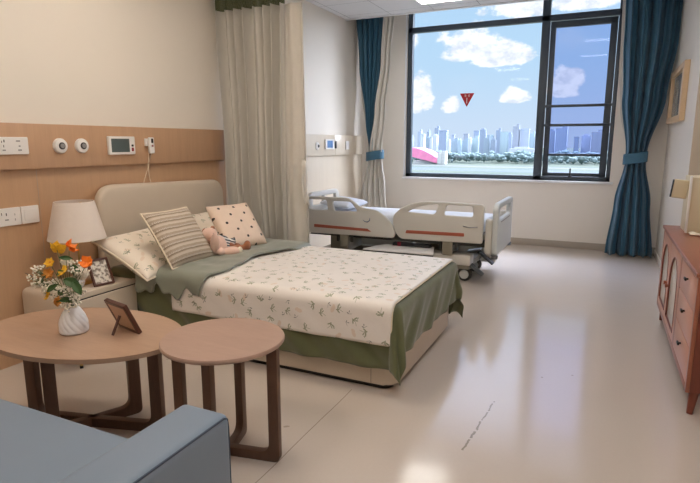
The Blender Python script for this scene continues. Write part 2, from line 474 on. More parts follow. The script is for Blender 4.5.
# ------------------------------------------------------------------ room
XL, XR, XP, YB, YW, ZC = -3.45, .93, .70, -1.6, 8.0, 3.16
W0, W1, WZ0, WZ1 = -2.80, .085, .935, 3.42
struct(mb().box((XL-.2, YB-.2, -.2), (XR+.2, YW+.25, 0)).build('floor', M['floor']))
struct(mb().box((XL-.2, YB-.2, ZC), (XR+.2, 7.25, ZC+.5)).build('ceiling', M['ceiling']))
struct(mb().box((XL-.2, 7.2501, 3.5), (XR+.2, YW+.25, ZC+.5)).build('ceiling', M['ceiling']))
struct(mb().box((XL, 7.20, ZC-.012), (XP, 7.2505, ZC-.0005)).build('trim_1', M['white_metal']))
struct(mb().box((XL-.2, YB, 0), (XL, YW, 3.6)).build('wall_left', M['wall']))
struct(mb().box((XR, YB, 0), (XR+.2, 5.74, 3.6)).build('wall_right', M['wall']))
p_ = struct(mb().box((XP, 5.745, 0), (XR+.2, YW, 3.6)).build('wall_pier', M['wall']))
p2 = struct(mb().box((XP+.001, 5.735, 0), (XR, 5.7445, ZC)).build('wall_pier_end', M['wall_shaded']))
struct(mb().box((XL-.2, YB-.2, 0), (XR+.2, YB, 3.6)).build('wall_rear', M['wall']))
w = mb()
w.box((XL-.2, YW, 0), (XR+.2, YW+.25, WZ0)); w.box((XL-.2, YW, WZ0), (W0, YW+.25, 3.6)); w.box((W1, YW, WZ0), (XR+.2, YW+.25, 3.6)); w.box((W0, YW, WZ1), (W1, YW+.25, 3.6))
struct(w.build('wall_window', M['wall']))
struct(mb().box((XL+.001, YW-.014, .0), (XP-.001, YW-.0005, .095), .003).build('baseboard_window', M['baseboard']))
struct(mb().box((XP-.012, 5.76, 0), (XP-.0005, YW-.015, .07), .003).build('baseboard_pier', M['wall']))
# wood wainscot and the service boards on the left wall
struct(mb().box((XL+.0005, YB+.01, 0), (XL+.008, 4.395, 1.29)).build('trim_2', M['laminate']))
struct(mb().box((XL+.0005, 4.399, 0), (XL+.008, 7.80, 1.29)).build('trim_6', M['laminate_lit']))
struct(mb().box((XL+.009, YB+.02, 1.283), (XL+.045, 4.39, 1.575), .004).build('trim_3', M['laminate_board']))
struct(mb().box((XL+.009, 5.10, 1.283), (XL+.045, 6.78, 1.558), .004).box((XL+.009, 6.785, 1.283), (XL+.045, 7.77, 1.558), .004).build('trim_4', M['laminate_lit']))
gv = mb()
for yy in (2.39, ): gv.box((XL+.0081, yy-.0015, 0), (XL+.0086, yy+.0015, 1.28))
struct(gv.build('trim_5', M['baseboard']))

# ------------------------------------------------------------------ window
win = thing('window_1', 'wide charcoal framed window with a fixed pane, a transom row and an open sash', 'window', (-1.36, YW, WZ0)); struct(win)
FY0, FY1 = YW+.03, YW+.11
XM0, XM1 = -.90, -.795
f = mb(win)
f.box((W0, FY0, WZ0), (W0+.075, FY1, WZ1), .004); f.box((W1-.05, FY0, WZ0), (W1, FY1, WZ1), .004)
f.box((W0, FY0, WZ0), (W1, FY1, WZ0+.06), .004); f.box((W0, FY0, WZ1-.05), (W1, FY1, WZ1), .004)
f.box((XM0, FY0, WZ0), (XM1, FY1, WZ1), .004)
f.box((W0, FY0, 3.06), (W1, FY1, 3.135), .004)
f.build('window_frame', M['frame_metal'], win)
mb(win).box((W0+.05, FY0+.035, WZ0+.055), (XM0+.005, FY0+.045, 3.065)).build('fixed_pane', M['glass'], win)
mb(win).box((W0+.05, FY0+.035, 3.13), (XM0+.005, FY0+.045, WZ1-.045)).build('transom_pane', M['glass'], win)
mb(win).box((XM1-.005, FY0+.035, 3.13), (W1-.045, FY0+.045, WZ1-.045)).build('transom_pane', M['glass'], win)
mb(win).box((W0-.03, YW-.05, WZ0-.03), (W1+.04, YW+.03, WZ0), .006).build('window_sill', M['white_metal'], win)
mb(win).box((W0-.028, YW-.006, WZ0), (W0-.001, YW-.0005, WZ1), .002).build('reveal_trim', M['white_metal'], win)
# sash, hung at the top and pushed out at the bottom
sash = bpy.data.objects.new('sash', None); COL.objects.link(sash); sash.parent = win
SX0, SX1, SZ0, SZ1 = XM1+.008, W1-.055, .985, 3.05
sash.location = (0-win.location.x, FY0+.05-win.location.y, SZ1-win.location.z); sash.rotation_euler = (rad(1.6), 0, 0)
hz = SZ0-SZ1
s_ = MB(); s_.box((SX0, -.03, hz), (SX0+.07, .03, 0), .004); s_.box((SX1-.085, -.03, hz), (SX1, .03, 0), .004); s_.box((SX0, -.03, -.08), (SX1, .03, 0), .004); s_.box((SX0, -.03, 1.27-SZ1), (SX1, .03, 1.305-SZ1), .004)
s_.box((SX0, -.03, hz), (SX1, .03, hz+.055), .004)
s_.build('sash_frame', M['frame_metal'], sash)
MB().box((SX0+.05, -.006, 1.30-SZ1), (SX1-.05, .006, -.065)).build('sash_pane', M['glass_blue'], sash)
MB().box((SX0+.05, -.006, hz+.05), (SX1-.05, .006, 1.275-SZ1)).build('lower_pane', M['glass'], sash)
for z in (1.945, 1.69):
    mb(win).box((XM1+.0, FY0-.012, z-.018), (W1-.05, FY0+.012, z+.018), .004).build('guard_rail', M['frame_metal'], win)
h = mb(win); h.box((-.425, FY0-.02, WZ0+.055), (-.405, FY0+.004, WZ0+.17), .004); h.box((-.44, FY0-.012, WZ0+.05), (-.39, FY0+.0, WZ0+.075), .004)
h.build('handle', M['dark_plastic'], win)

# red fire rescue triangle on the pane
tri = thing('triangle_sign', 'small red downward triangle sticker on the fixed window pane', 'sign', (-1.888, FY0+.034, 1.97))
m_ = MXZ.copy()
mb(tri).plate([rpoly([(-1.994, 2.163), (-1.888, 1.968), (-1.782, 2.163)], .008)], .004, .0005, Matrix.Translation((0, FY0+.032, 0)) @ MXZ).build('plate', M['sign_red'], tri)
g = mb(tri); yy = FY0+.028
for x0 in (-1.923, -1.871):                   # two small white characters and a stroke below
    g.box((x0-.001, yy, 2.133), (x0+.026, yy+.002, 2.138)); g.box((x0+.010, yy, 2.112), (x0+.015, yy+.002, 2.146)); g.box((x0-.001, yy, 2.119), (x0+.008, yy+.002, 2.124)); g.box((x0+.018, yy, 2.119), (x0+.026, yy+.002, 2.124))
g.box((-1.893, yy, 2.02), (-1.884, yy+.002, 2.10))
g.build('lettering', M['white_plastic'], tri)

# ------------------------------------------------------------------ ceiling lights
LED_W = emit('led_diffuser', (.97, 1, 1.03, 1), 19.0); LED_D = emit('dim_led_diffuser', (1, .97, .92, 1), 9.0); LED_Y = emit('warm_led_diffuser', (1, .87, .72, 1), 23.0)
def led(x, y, label, em=None):
    t = thing('ceiling_light', label, 'ceiling light', (x, y, ZC-.012))
    a, b = .3, .3
    f = mb(t); z0, z1 = ZC-.016, ZC-.0006
    f.box((x-a, y-b, z0), (x-a+.018, y+b, z1)); f.box((x+a-.018, y-b, z0), (x+a, y+b, z1)); f.box((x-a+.018, y-b, z0), (x+a-.018, y-b+.018, z1)); f.box((x-a+.018, y+b-.018, z0), (x+a-.018, y+b, z1))
    f.build('frame', M['white_metal'], t)
    mb(t).box((x-a+.018, y-b+.018, ZC-.010), (x+a-.018, y+b-.018, ZC-.0008)).build('diffuser', em or LED_W, t)
led(-1.92, 6.53, 'square white ceiling light panel nearest the window', LED_D)
led(-2.2, 2.7, 'square ceiling light panel above the made bed', LED_Y)
led(-2.2, .5, 'square ceiling light panel above the sofa', LED_Y)
led(-.2, 4.6, 'square fill light panel added to the ceiling above the open floor by the sideboard')  # panel added out of view to brighten the window wall
led(-.4, 1.4, 'square ceiling light panel above the floor before the sideboard')

# ------------------------------------------------------------------ wall fittings
XF = XL+.045
def plate_yz(root, name, mat_, y0, y1, z0, z1, x0, d, r=.006, bev=.003):
    b = MB(); b.x = Matrix.Translation(-root.location)
    b.plate([rrect(y0, z0, y1, z1, r)], d, bev, Matrix.Translation((x0+d/2, 0, 0)) @ MYZ)
    return b.build(name, mat_, root)
def socket_plate(y0, y1, z0, z1, x0, label, marks, group=None, name='wall_socket'):
    t = thing(name, label, 'wall socket', (x0, (y0+y1)/2, z0), 0, group)
    plate_yz(t, 'face_plate', M['white_plastic'], y0, y1, z0, z1, x0+.0005, .012)
    for (y, z, a, b, kind) in marks:
        mb(t).box((x0+.0126, y-a, z-b), (x0+.0134, y+a, z+b)).build('slot' if kind == 'd' else 'printed_mark', M['dark_plastic' if kind == 'd' else 'grey_mark'], t)
    return t
socket_plate(1.93, 2.322, 1.378, 1.487, XF, 'wide white double socket plate on the wood board above the sofa tables', [(2.165, 1.462, .003, .008, 'd'), (2.15, 1.457, .002, .006, 'd'), (2.16, 1.430, .002, .007, 'd'), (2.16, 1.405, .010, .004, 'g'), (2.255, 1.462, .013, .004, 'g'), (2.262, 1.430, .006, .004, 'g'), (2.262, 1.405, .012, .004, 'g')])
socket_plate(1.98, 2.245, .925, 1.040, XL+.008, 'white socket plate low on the wood wall left of the lamp', [(2.12, 1.005, .002, .008, 'd'), (2.15, 1.0, .003, .008, 'd'), (2.15, .965, .012, .004, 'g'), (2.205, .995, .002, .006, 'g'), (2.205, .962, .002, .007, 'g')])
t = thing('light_switch', 'white switch plate between the low socket plate and the lamp', 'switch', (XL+.008, 2.305, .925))
plate_yz(t, 'face_plate', M['white_plastic'], 2.250, 2.372, .925, 1.040, XL+.0085, .012)
plate_yz(t, 'rocker', M['white_plastic'], 2.267, 2.355, .945, 1.020, XL+.0207, .004, .004, .0015)
def gas(y, label):
    t = thing('gas_outlet', label, 'gas outlet', (XF, y, 1.38), 0, 'round gas outlets on the wood board')
    m = Matrix.Translation((XF+.0005, y, 1.43)) @ Matrix.Rotation(PI/2, 4, 'Y')
    b = mb(t); b.lathe([(.052, 0), (.052, .012), (.047, .022), (.034, .027), (.026, .027)], seg=32, m=m); b.build('escutcheon', M['white_plastic'], t)
    b = mb(t); b.lathe([(.024, .026), (.024, .030), (.017, .031)], seg=24, m=m); b.build('ring', M['dark_plastic'], t)
    b = mb(t); b.lathe([(.018, .026), (.016, .036), (.008, .036)], seg=20, m=m); b.build('valve_seat', M['grey_mark'], t)
gas(2.552, 'round white gas outlet nearest the wide socket plate'); gas(2.722, 'round white gas outlet nearest the small screen')
t = thing('bedside_terminal', 'white wall terminal with a grey green screen above the headboard', 'monitor', (XF, 3.07, 1.36))
plate_yz(t, 'casing', M['white_plastic'], 2.947, 3.198, 1.362, 1.500, XF+.0005, .024, .008, .004)
plate_yz(t, 'screen', M['screen'], 2.968, 3.140, 1.380, 1.482, XF+.0246, .002, .002, .0005)
for z, a, k in ((1.430, .008, 'dark_plastic'), (1.400, .014, 'red_plastic')): plate_yz(t, 'button', M[k], 3.160, 3.180, z-a, z+a, XF+.0246, .003, .004, .001)
t = thing('call_handset', 'white nurse call handset with hanging cord on the wood board', 'handset', (XF, 3.35, 1.37))
plate_yz(t, 'cradle', M['white_plastic'], 3.315, 3.362, 1.425, 1.485, XF+.0005, .018, .006, .003)
plate_yz(t, 'handset', M['white_plastic'], 3.335, 3.388, 1.365, 1.495, XF+.0188, .022, .010, .006)
plate_yz(t, 'window', M['dark_plastic'], 3.352, 3.374, 1.450, 1.485, XF+.0412, .002, .003, .0006)
plate_yz(t, 'button', M['red_plastic'], 3.354, 3.372, 1.420, 1.432, XF+.0412, .003, .003, .001)
cpts = [(XF+.02, 3.372, 1.366)] + [(XF+.012-.02*sin(k/12*PI), 3.372-.02*sin(k/12*PI), 1.366-.30*k/12) for k in range(1, 13)]
mb(t).tube(cpts, .0022, 6).build('cord', M['cream_piping'], t)
mb(t).tube([(XF+.012, 3.345, 1.366), (XF+.01, 3.33, 1.25), (XF-.01, 3.30, 1.15), (XF-.02, 3.285, 1.07)], .0022, 6).build('cord', M['cream_piping'], t)
# far bay
t = thing('gas_outlet', 'round white gas outlet on the far board by the hospital bed', 'gas outlet', (XF, 6.25, 1.36))
m = Matrix.Translation((XF+.0005, 6.25, 1.41)) @ Matrix.Rotation(PI/2, 4, 'Y')
mb(t).lathe([(.05, 0), (.05, .012), (.03, .026), (.02, .026)], seg=28, m=m).build('escutcheon', M['white_plastic'], t); mb(t).lathe([(.022, .025), (.018, .032)], seg=20, m=m).build('ring', M['dark_plastic'], t)
t = thing('bedside_terminal', 'white wall terminal with a blue screen on the far board', 'monitor', (XF, 6.58, 1.36))
plate_yz(t, 'casing', M['white_plastic'], 6.46, 6.71, 1.365, 1.50, XF+.0005, .024, .008, .004)
plate_yz(t, 'screen', M['screen_blue'], 6.50, 6.66, 1.385, 1.482, XF+.0246, .002, .002, .0005)
t = tag(mb().box((XF+.0005, 6.765, 1.375), (XF+.02, 6.80, 1.475), .004).build('call_handset', M['dark_plastic']), 'slim dark handset right of the blue screen on the far board', 'handset')
t = thing('light_switch', 'white switch plate at the window end of the far board', 'switch', (XF, 7.15, 1.36))
plate_yz(t, 'face_plate', M['white_plastic'], 7.11, 7.22, 1.355, 1.475, XF+.0005, .012)
plate_yz(t, 'rocker', M['white_plastic'], 7.125, 7.205, 1.375, 1.455, XF+.0127, .004, .004, .0015)

# ------------------------------------------------------------------ curtains
def curtain(root, name, mat_, y, levels, n, amp, nu=160, nv=40, solid=.004, ph=0, xdir=None, sharp=1.0, uvs=(2, 3)):
    """levels: list of (z, x_left, x_right, amp factor, y shift), top first"""
    def L(t):
        z = levels[0][0]+(levels[-1][0]-levels[0][0])*t
        for a, b in zip(levels, levels[1:]):
            if a[0] >= z >= b[0]-1e-6:
                k = (a[0]-z)/(a[0]-b[0]); k = k*k*(3-2*k) if a[0] != b[0] else 0
                return [z]+[a[i]+(b[i]-a[i])*k for i in range(1, 5)]
        return list(levels[-1])
    def fn(u, v):
        z, x0, x1, af, dy = L(v)
        w = 2*PI*n*u+ph+.8*sin(5*u+1)+.25*sin(9*v+u*4)
        q = sin(w); q = math.copysign(abs(q)**sharp, q)
        return Vector((x0+(x1-x0)*(u+.012*sin(2*w)), y+dy+amp*af*(q+.35*sin(2.3*w+1)), z))
    b = mb(root); b.grid(fn, nu, nv, uvs)
    return b.build(name, mat_, root, smooth=180, solid=solid)

pc = thing('privacy_curtain', 'tall greige privacy curtain with olive net header drawn to the wall', 'curtain', (-3, 4.32, .25))
curtain(pc, 'curtain_panel', M['curtain_greige'], 4.335, [(2.66, -3.435, -2.66, 1, 0), (1.2, -3.385, -2.68, 1, 0), (.22, -3.32, -2.68, 1.0, 0.02)], 8.0, .060, 240, 30, sharp=.95)
curtain(pc, 'lit_edge_panel', M['curtain_cream'], 4.33, [(2.66, -2.68, -2.485, .5, 0), (1.2, -2.70, -2.465, .5, 0), (.22, -2.70, -2.45, .6, .02)], 1.6, .03, 60, 20)  # curtain end facing the window, its daylight put in as paler cloth
curtain(pc, 'net_header', M['green_mesh'], 4.335, [(3.13, -3.435, -2.50, 1, 0), (2.66, -3.435, -2.66, 1, 0)], 8.0, .058, 240, 10, .0015, sharp=.95)
mb(pc).box((XL+.01, 4.32, 3.128), (.0, 4.36, 3.158), .004).build('curtain_track', M['white_metal'], pc)
b = mb(pc)
b.tube([(-2.475, 4.29, 1.30), (-2.458, 4.28, 1.26), (-2.455, 4.27, 1.12), (-2.44, 4.265, 1.0), (-2.428, 4.265, .93), (-2.41, 4.27, .88)], [.012, .017, .015, .014, .018, .012], 8)
b.build('tie_strap', M['curtain_cream'], pc, 180); b = mb(pc)
b.tube([(-2.478, 4.28, 1.30), (-2.47, 4.25, 1.2), (-2.465, 4.24, 1.05), (-2.45, 4.24, .96), (-2.445, 4.25, .90)], [.010, .013, .013, .015, .010], 8)
b.build('tie_strap', M['curtain_cream'], pc, 180)

rc = thing('window_curtain', 'long teal blue window curtain gathered by a tieback right of the window', 'curtain', (.37, 7.75, .02))
curtain(rc, 'curtain_panel', M['curtain_blue'], 7.68, [(3.48, .075, .69, .9, 0), (2.7, .10, .68, .9, 0), (2.0, .14, .61, 1, 0), (1.32, .235, .465, .8, -.03), (1.22, .235, .465, .8, -.03), (.7, .15, .56, 1, 0), (.02, .09, .625, 1.25, 0)], 4.6, .06, 200, 60, sharp=.85)
curtain(rc, 'lining', M['curtain_cream'], 7.80, [(3.48, .05, .35, .4, 0), (2.4, .075, .35, .4, 0), (1.9, .13, .38, .4, 0), (1.32, .245, .42, .4, -.03), (1.2, .25, .42, .4, -.03), (.7, .19, .46, .5, 0), (.04, .13, .5, .5, 0)], 3, .03, 80, 40)
def tieback(root, x0, x1, y, z0, z1, d, material):
    pts = [( (x0+x1)/2+(x1-x0)/2*cos(a), y+d*sin(a)) for a in [2*PI*k/28 for k in range(28)]]
    def fn(u, v):
        a = 2*PI*u; e = .5+.5*sin(a*.5)
        return Vector(((x0+x1)/2+(x1-x0)/2*cos(a), y+d*sin(a), z0+(z1-z0)*v+.02*cos(a)))
    b = mb(root); b.grid(fn, 36, 6); return b.build('tieback', material, root, 180, solid=.008)
tieback(rc, .215, .482, 7.65, 1.20, 1.33, .095, M['curtain_blue'])
mb(rc).tube([(.02, 7.74, 3.48), (.69, 7.74, 3.48)], .012).build('curtain_rail', M['white_metal'], rc)

lc = thing('window_curtain', 'cream window curtain over a blue panel, tied back left of the window', 'curtain', (-3.15, 7.52, .02))
curtain(lc, 'side_panel', M['curtain_cream'], 7.56, [(3.48, -3.435, -2.95, .5, .06), (2.4, -3.40, -3.0, .5, .05), (1.32, -3.25, -3.0, .7, 0), (1.22, -3.25, -3.0, .7, 0), (.8, -3.34, -2.94, .9, 0), (.04, -3.36, -2.86, 1.1, 0)], 5, .045, 160, 60, sharp=.8)
curtain(lc, 'front_panel', M['curtain_cream'], 7.46, [(3.48, -2.985, -2.79, .9, 0), (2.6, -3.03, -2.86, .9, 0), (1.9, -3.12, -2.93, .9, 0), (1.32, -3.22, -2.99, .7, .02)], 2.6, .035, 80, 50, sharp=.8)
curtain(lc, 'blue_panel', M['curtain_blue'], 7.46, [(3.48, -3.425, -2.94, .9, 0), (2.6, -3.36, -3.0, .9, 0), (1.75, -3.24, -3.10, .6, .0), (1.32, -3.19, -3.13, .4, .03)], 5.5, .03, 140, 50, sharp=.8)
tieback(lc, -3.25, -2.98, 7.53, 1.20, 1.33, .10, M['curtain_blue'])
mb(lc).tube([(-3.44, 7.53, 3.48), (-2.75, 7.53, 3.48)], .012).build('curtain_rail', M['white_metal'], lc)

# ------------------------------------------------------------------ made bed
BX0, BX1, BY0, BY1 = -3.30, -1.03, 2.79, 4.03
bed = thing('upholstered_bed', 'beige leather double bed with tall rounded headboard against the wood wall', 'bed', (-2.2, 3.4, 0))
b = mb(bed); b.vbox((BX0, BY0-.01, .035), (BX1+.015, BY1+.02, .33), .07, 8, .012); b.build('base', M['leather'], bed)
mb(bed).vbox((BX0+.02, BY0+.02, 0), (BX1-.03, BY1-.02, .036), .06, 6).build('plinth', M['leather_dark'], bed)
mb(bed).box((-1.165, BY0-.0112, .04), (-1.163, BY0-.009, .32)).build('seam', M['leather_dark'], bed)
hbp = rpoly([(2.775, .10), (4.225, .10), (4.215, 1.105), (2.775, 1.145)], [.02, .02, .15, .17], 10)
mb(bed).plate([hbp], .08, .030, Matrix.Translation((-3.368, 0, 0)) @ MYZ).build('headboard', M['leather'], bed)
mb(bed).box((BX0+.0, BY0+.03, .33), (BX1-.03, BY1-.01, .535), .05, 4).build('mattress', M['mattress'], bed)

def drape(x0, X1, foot, Y0, near, Y1, far, top, r, amp, uvs, nx, ny, k=.83, puff=0, hem=None, seed=0, flare=.06, headroll=0):
    s0, s1 = x0, X1+foot; t0, t1 = Y0-near, Y1+far
    def hv(e):
        if e < r*PI/2: return r*sin(e/r), r*(1-cos(e/r))
        return r, r+(e-r*PI/2)
    def fn(u, v):
        t = t0+(t1-t0)*v; s = s0+(s1-s0)*u
        if hem: s, t = hem(s, t, u, v)
        ex = max(0, s-X1); ey = max(0, Y0-t); sg = -1
        if t > Y1: ey, sg = t-Y1, 1
        rho = math.hypot(ex, ey)
        if ex > 0 and ey > 0: rho *= 1-(1-k)*abs(sin(2*math.atan2(ey, ex)))
        h, d = hv(rho)
        if rho > 0:
            cx, cy = (ex, ey*sg); n = math.hypot(cx, cy); cx /= n; cy /= n
            perim = s*1.0 + t*1.0
            wv = amp*min(1, d/.18)*(sin(perim*17+seed)+.6*sin(perim*31+2*seed))
            ph = math.atan2(ey, ex)
            hh = h+wv+flare*d*abs(sin(2*ph))
            x = min(s, X1)+hh*cx; y = (Y0-hh*abs(cy) if sg < 0 else Y1+hh*abs(cy)) if ey > 0 else t
            if ex == 0: x = s
            z = top-d
        else: x, y, z = s, t, top
        inside = max(0, min(1, (X1-s)/.12))*max(0, min(1, (t-Y0)/.12))*max(0, min(1, (Y1-t)/.12))
        z += inside*(.010*noise.noise((x*4+seed, y*4, 1.5))+.006*noise.noise((x*11, y*9+seed, 3))+puff*(1-.0*u))
        if headroll:
            q = max(0, 1-(s-s0)/.05); z -= q*q*headroll
        return Vector((x, y, max(z, .02)))
    return fn, nx, ny, uvs

sheet_args = drape(-3.24, BX1+.005, .335, BY0-.012, .415, BY1-.01, .47, .545, .05, .010, (2.6, 2), 140, 120, k=.88, seed=1, flare=.20)
b = mb(); b.grid(*sheet_args[:3], sheet_args[3])
tag(b.build('flat_sheet', M['green'], smooth=180, solid=.005, offset=1), 'olive green flat sheet covering the mattress and hanging over the bed foot', 'bed sheet')
q_args = drape(-2.62, BX1+.012, .012, BY0-.022, .275, BY1-.035, .2, .560, .055, .003, (1.62, 1.65), 110, 100, seed=4)
b = mb(); b.grid(*q_args[:3], q_args[3])
ql = tag(b.build('floral_quilt', M['floral'], smooth=180, solid=.010, offset=1), 'cream quilt printed with small green sprigs spread over the bed', 'quilt')
b = mb(ql); qf = q_args[0]
b.tube([qf(u/60, 0) for u in range(0, 61)]+[qf(1, v/60) for v in range(1, 60)], .006, 6); b.build('binding', M['cream_piping'], ql, 180)
def fold_hem(s, t, u, v):
    s += .05*sin(v*9)*u + .02*noise.noise((v*9, 0, 2)) + (.06*(v-.5))*u
    t -= .035*sin(u*13)*(1-v)**3 + .02*sin(u*29+1)*(1-v)**3
    return s, t
fold_args = drape(-2.93, -2.33, 0, BY0-.03, .175, BY1-.01, .15, .585, .06, .012, (1, 1), 70, 110, hem=fold_hem, seed=9, puff=.014)
b = mb(); b.grid(fold_args[0], 70, 110, (.7, 1.6))
tag(b.build('folded_blanket', M['sage'], smooth=180, solid=.014, offset=1), 'sage green blanket fold across the bed in front of the pillows', 'blanket')

# pillows and cushions
def cushion(name, label, mat_, w, h, t, mtx, pipe=None, pinch=.07, seed=0, group=None, flange=0):
    root = thing(name, label, 'cushion' if 'cushion' in name else 'pillow', (0, 0, 0), 0, group)
    root.matrix_world = mtx
    def out(u, v): return w/2*u*(1-pinch*(1-v*v)), h/2*v*(1-pinch*(1-u*u))
    def side(sg):
        def fn(a, c):
            u, v = a*2-1, c*2-1
            x, y = out(u, v)
            th = t/2*(max(0, (1-u**4))*max(0, (1-v**4)))**.55
            th *= 1+.10*noise.noise((u*1.6+seed, v*1.6, sg))
            wr = .006*noise.noise((u*4+seed, v*4, 3*sg))*(1-u**4)*(1-v**4)
            return Vector((x, y+h/2, sg*th+wr))
        return fn
    b = MB(); b.grid(side(1), 28, 28, (w, h)); b.grid(side(-1), 28, 28, (w, h))
    b.build('cover', mat_, root, 180)
    if pipe:
        pts = []
        for k in range(80):
            q = k/20; i = int(q); fr = (q-i)*2-1
            u, v = [(fr, -1), (1, fr), (-fr, 1), (-1, -fr)][i]
            x, y = out(u, v); pts.append((x, y+h/2, 0))
        MB().tube(pts, .006, 6, True).build('piping', M[pipe], root, 180)
    return root
def place(px, py, pz, ang, tilt, roll=0):
    """bottom-edge centre, heading of the bottom edge (deg), lean back from vertical (deg)"""
    d = Vector((cos(rad(ang)), sin(rad(ang)), 0)); n = Vector((-d.y, d.x, 0))
    up = Vector((0, 0, 1))*cos(rad(tilt))+n*sin(rad(tilt)); out = d.cross(up)
    m = Matrix((d, up, out)).transposed().to_4x4(); m.translation = (px, py, pz)
    return m @ Matrix.Rotation(rad(roll), 4, 'Z')
cushion('pillow', 'floral sprig pillow leaning on the headboard at the lamp side', M['floral_pillow'], .66, .50, .15, place(-2.755, 2.915, .540, 97, 61, 0), 'cream_piping', seed=3)
cushion('pillow', 'ochre edged pillow lying behind the plush toys', M['floral_pillow'], .60, .44, .13, place(-2.90, 3.60, .60, 90, 60), 'gold_piping', seed=5)
cushion('cushion', 'brown and cream striped square cushion standing behind the plush rabbit', M['stripe'], .455, .45, .13, place(-2.62, 2.955, .598, 90, 35), 'cream_piping', seed=7, pinch=.05)
cushion('cushion', 'pale pink square cushion with black polka dots beside the privacy curtain', M['dots'], .43, .43, .13, place(-2.60, 3.575, .602, 76, 38), None, seed=9, pinch=.05)

# plush toys
def plush(root, name, parts, mat_):
    b = MB()
    for c, r, rot in parts: b.ell(c, r, rot, 16, 10)
    return b.build(name, mat_, root, 180, remesh=.006)
rb = thing('plush_rabbit', 'pale pink plush rabbit slumped against the striped cushion', 'soft toy', (-2.625, 3.185, .601), rad(0))
def wp(x, y, Y): return at(x, y, Y=Y)-rb.location
# head, long ears and floppy legs, laid along the bed
plush(rb, 'body', [((-.02, .06, .06), (.055, .06, .065), (0, 0, 0)), ((-.05, .015, .135), (.050, .052, .048), (0, 0, 0)),
                   ((.03, .02, .03), (.026, .045, .022), (0, 0, .4)), ((.06, .075, .022), (.080, .028, .026), (0, 0, .75)), ((.02, .12, .022), (.075, .026, .024), (0, 0, .9))], M['pink_plush'])
MB().ell((.008, -.005, .075), (.026, .034, .098), (.42, .35, 0), 16, 12).build('ear', M['pink_plush'], rb, 180)
MB().ell((-.075, .075, .095), (.024, .030, .085), (-.5, -.25, 0), 16, 12).build('ear', M['pink_plush'], rb, 180)
for yy in (.0, .045): MB().ell((-.004, .000+yy, .147), (.004, .004, .005)).build('eye', M['dark_plastic'], rb)
MB().ell((.102, .128, .024), (.018, .030, .027), (0, 0, .75)).build('cuff', M['cream_piping'], rb, 180)
tb = thing('plush_bear', 'brown plush bear in a grey striped shirt beside the polka dot cushion', 'soft toy', (-2.625, 3.335, .602), 0)
plush(tb, 'body', [((-.05, -.02, .05), (.06, .06, .055), (0, 0, 0)), ((-.085, -.075, .115), (.050, .052, .050), (0, 0, 0)), ((-.045, -.075, .100), (.026, .026, .022), (0, 0, 0)),
                   ((.05, .06, .024), (.062, .026, .025), (0, 0, .75)), ((.09, .105, .040), (.026, .034, .036), (0, 0, .5)), ((-.02, .085, .03), (.06, .026, .026), (0, 0, 1.0)), ((.0, .035, .055), (.022, .055, .02), (0, 0, .2))], M['brown_plush'])
for dy, dz in ((-.118, .158), (-.035, .165)): MB().ell((-.09, dy, dz), (.012, .021, .021)).build('ear', M['brown_plush'], tb, 180)
MB().ell((-.046, -.005, .058), (.068, .068, .060), (0, .3, .3), 20, 14).build('shirt', M['shirt'], tb, 180)
MB().ell((.0, .055, .068), (.022, .040, .024), (0, 0, .2), 16, 10).build('sleeve', M['shirt'], tb, 180)
MB().ell((-.019, -.072, .106), (.006, .009, .007)).build('nose', M['dark_plastic'], tb)
for dy in (-.095, -.052): MB().ell((-.037, dy, .128), (.005, .005, .006)).build('eye', M['dark_plastic'], tb)

rb.scale = (1.18,)*3; tb.scale = (1.15,)*3
# ------------------------------------------------------------------ nightstand, lamp and what stands there
NX0, NX1, NY0, NY1, NZ = XL+.03, -2.955, 2.185, 2.718, .505
ns = thing('nightstand', 'greige lacquered nightstand with one drawer beside the beige headboard', 'nightstand', ((NX0+NX1)/2, 2.44, 0))
NR = .045
b = mb(ns); b.x = b.x
b.plate([rpoly([(NY0, .13), (NY1, .13), (NY1, NZ), (NY0, NZ)], [.012, .012, NR, NR], 8)], NX1-NX0-.02, .004, Matrix.Translation(((NX0+NX1-.02)/2, 0, 0)) @ MYZ); b.build('body', M['nightstand'], ns)
mb(ns).plate([rpoly([(NY0+.006, .142), (NY1-.006, .142), (NY1-.006, NZ-.045), (NY0+.006, NZ-.045)], .012, 5)], .02, .004, Matrix.Translation((NX1-.0095, 0, 0)) @ MYZ).build('drawer', M['nightstand'], ns)
mb(ns).box((NX1-.0198, NY0+.01, NZ-.0445), (NX1-.004, NY1-.01, NZ-.037)).build('shadow_gap', M['leather_dark'], ns)
mb(ns).plate([rpoly([(NY0+.003, NZ-.037), (NY1-.003, NZ-.037), (NY1-.003, NZ-.001), (NY0+.003, NZ-.001)], [.003, .003, .034, .034], 6)], .02, .004, Matrix.Translation((NX1-.0095, 0, 0)) @ MYZ).build('top_rail', M['nightstand'], ns)
for x, y, sx, sy in ((NX0+.1, NY0+.08, -1, -1), (NX1-.05, NY0+.08, 1, -1), (NX0+.1, NY1-.08, -1, 1), (NX1-.05, NY1-.08, 1, 1)):
    b = mb(ns); b.cone((x+.01*sx, y+.012*sy, .014), (x, y, .131), .010, .017); lg = b.build('leg', M['gold'], ns)
    b = mb(ns); b.cone((x+.012*sx, y+.014*sy, 0), (x+.010*sx, y+.012*sy, .016), .011, .0105); b.build('foot', M['iron'], lg)
LX, LY = -3.185, 2.455
lamp = thing('table_lamp', 'slim brass table lamp with a pale linen shade on the nightstand', 'lamp', (LX, LY, NZ))
mb(lamp).lathe([(.0, .0), (.075, .0), (.075, .010), (.070, .014), (.012, .016), (0, .016)], (LX, LY, NZ), 32).build('base', M['gold'], lamp)
mb(lamp).cone((LX, LY, NZ+.014), (LX, LY, 1.045), .0055, .0055).build('pole', M['gold'], lamp)
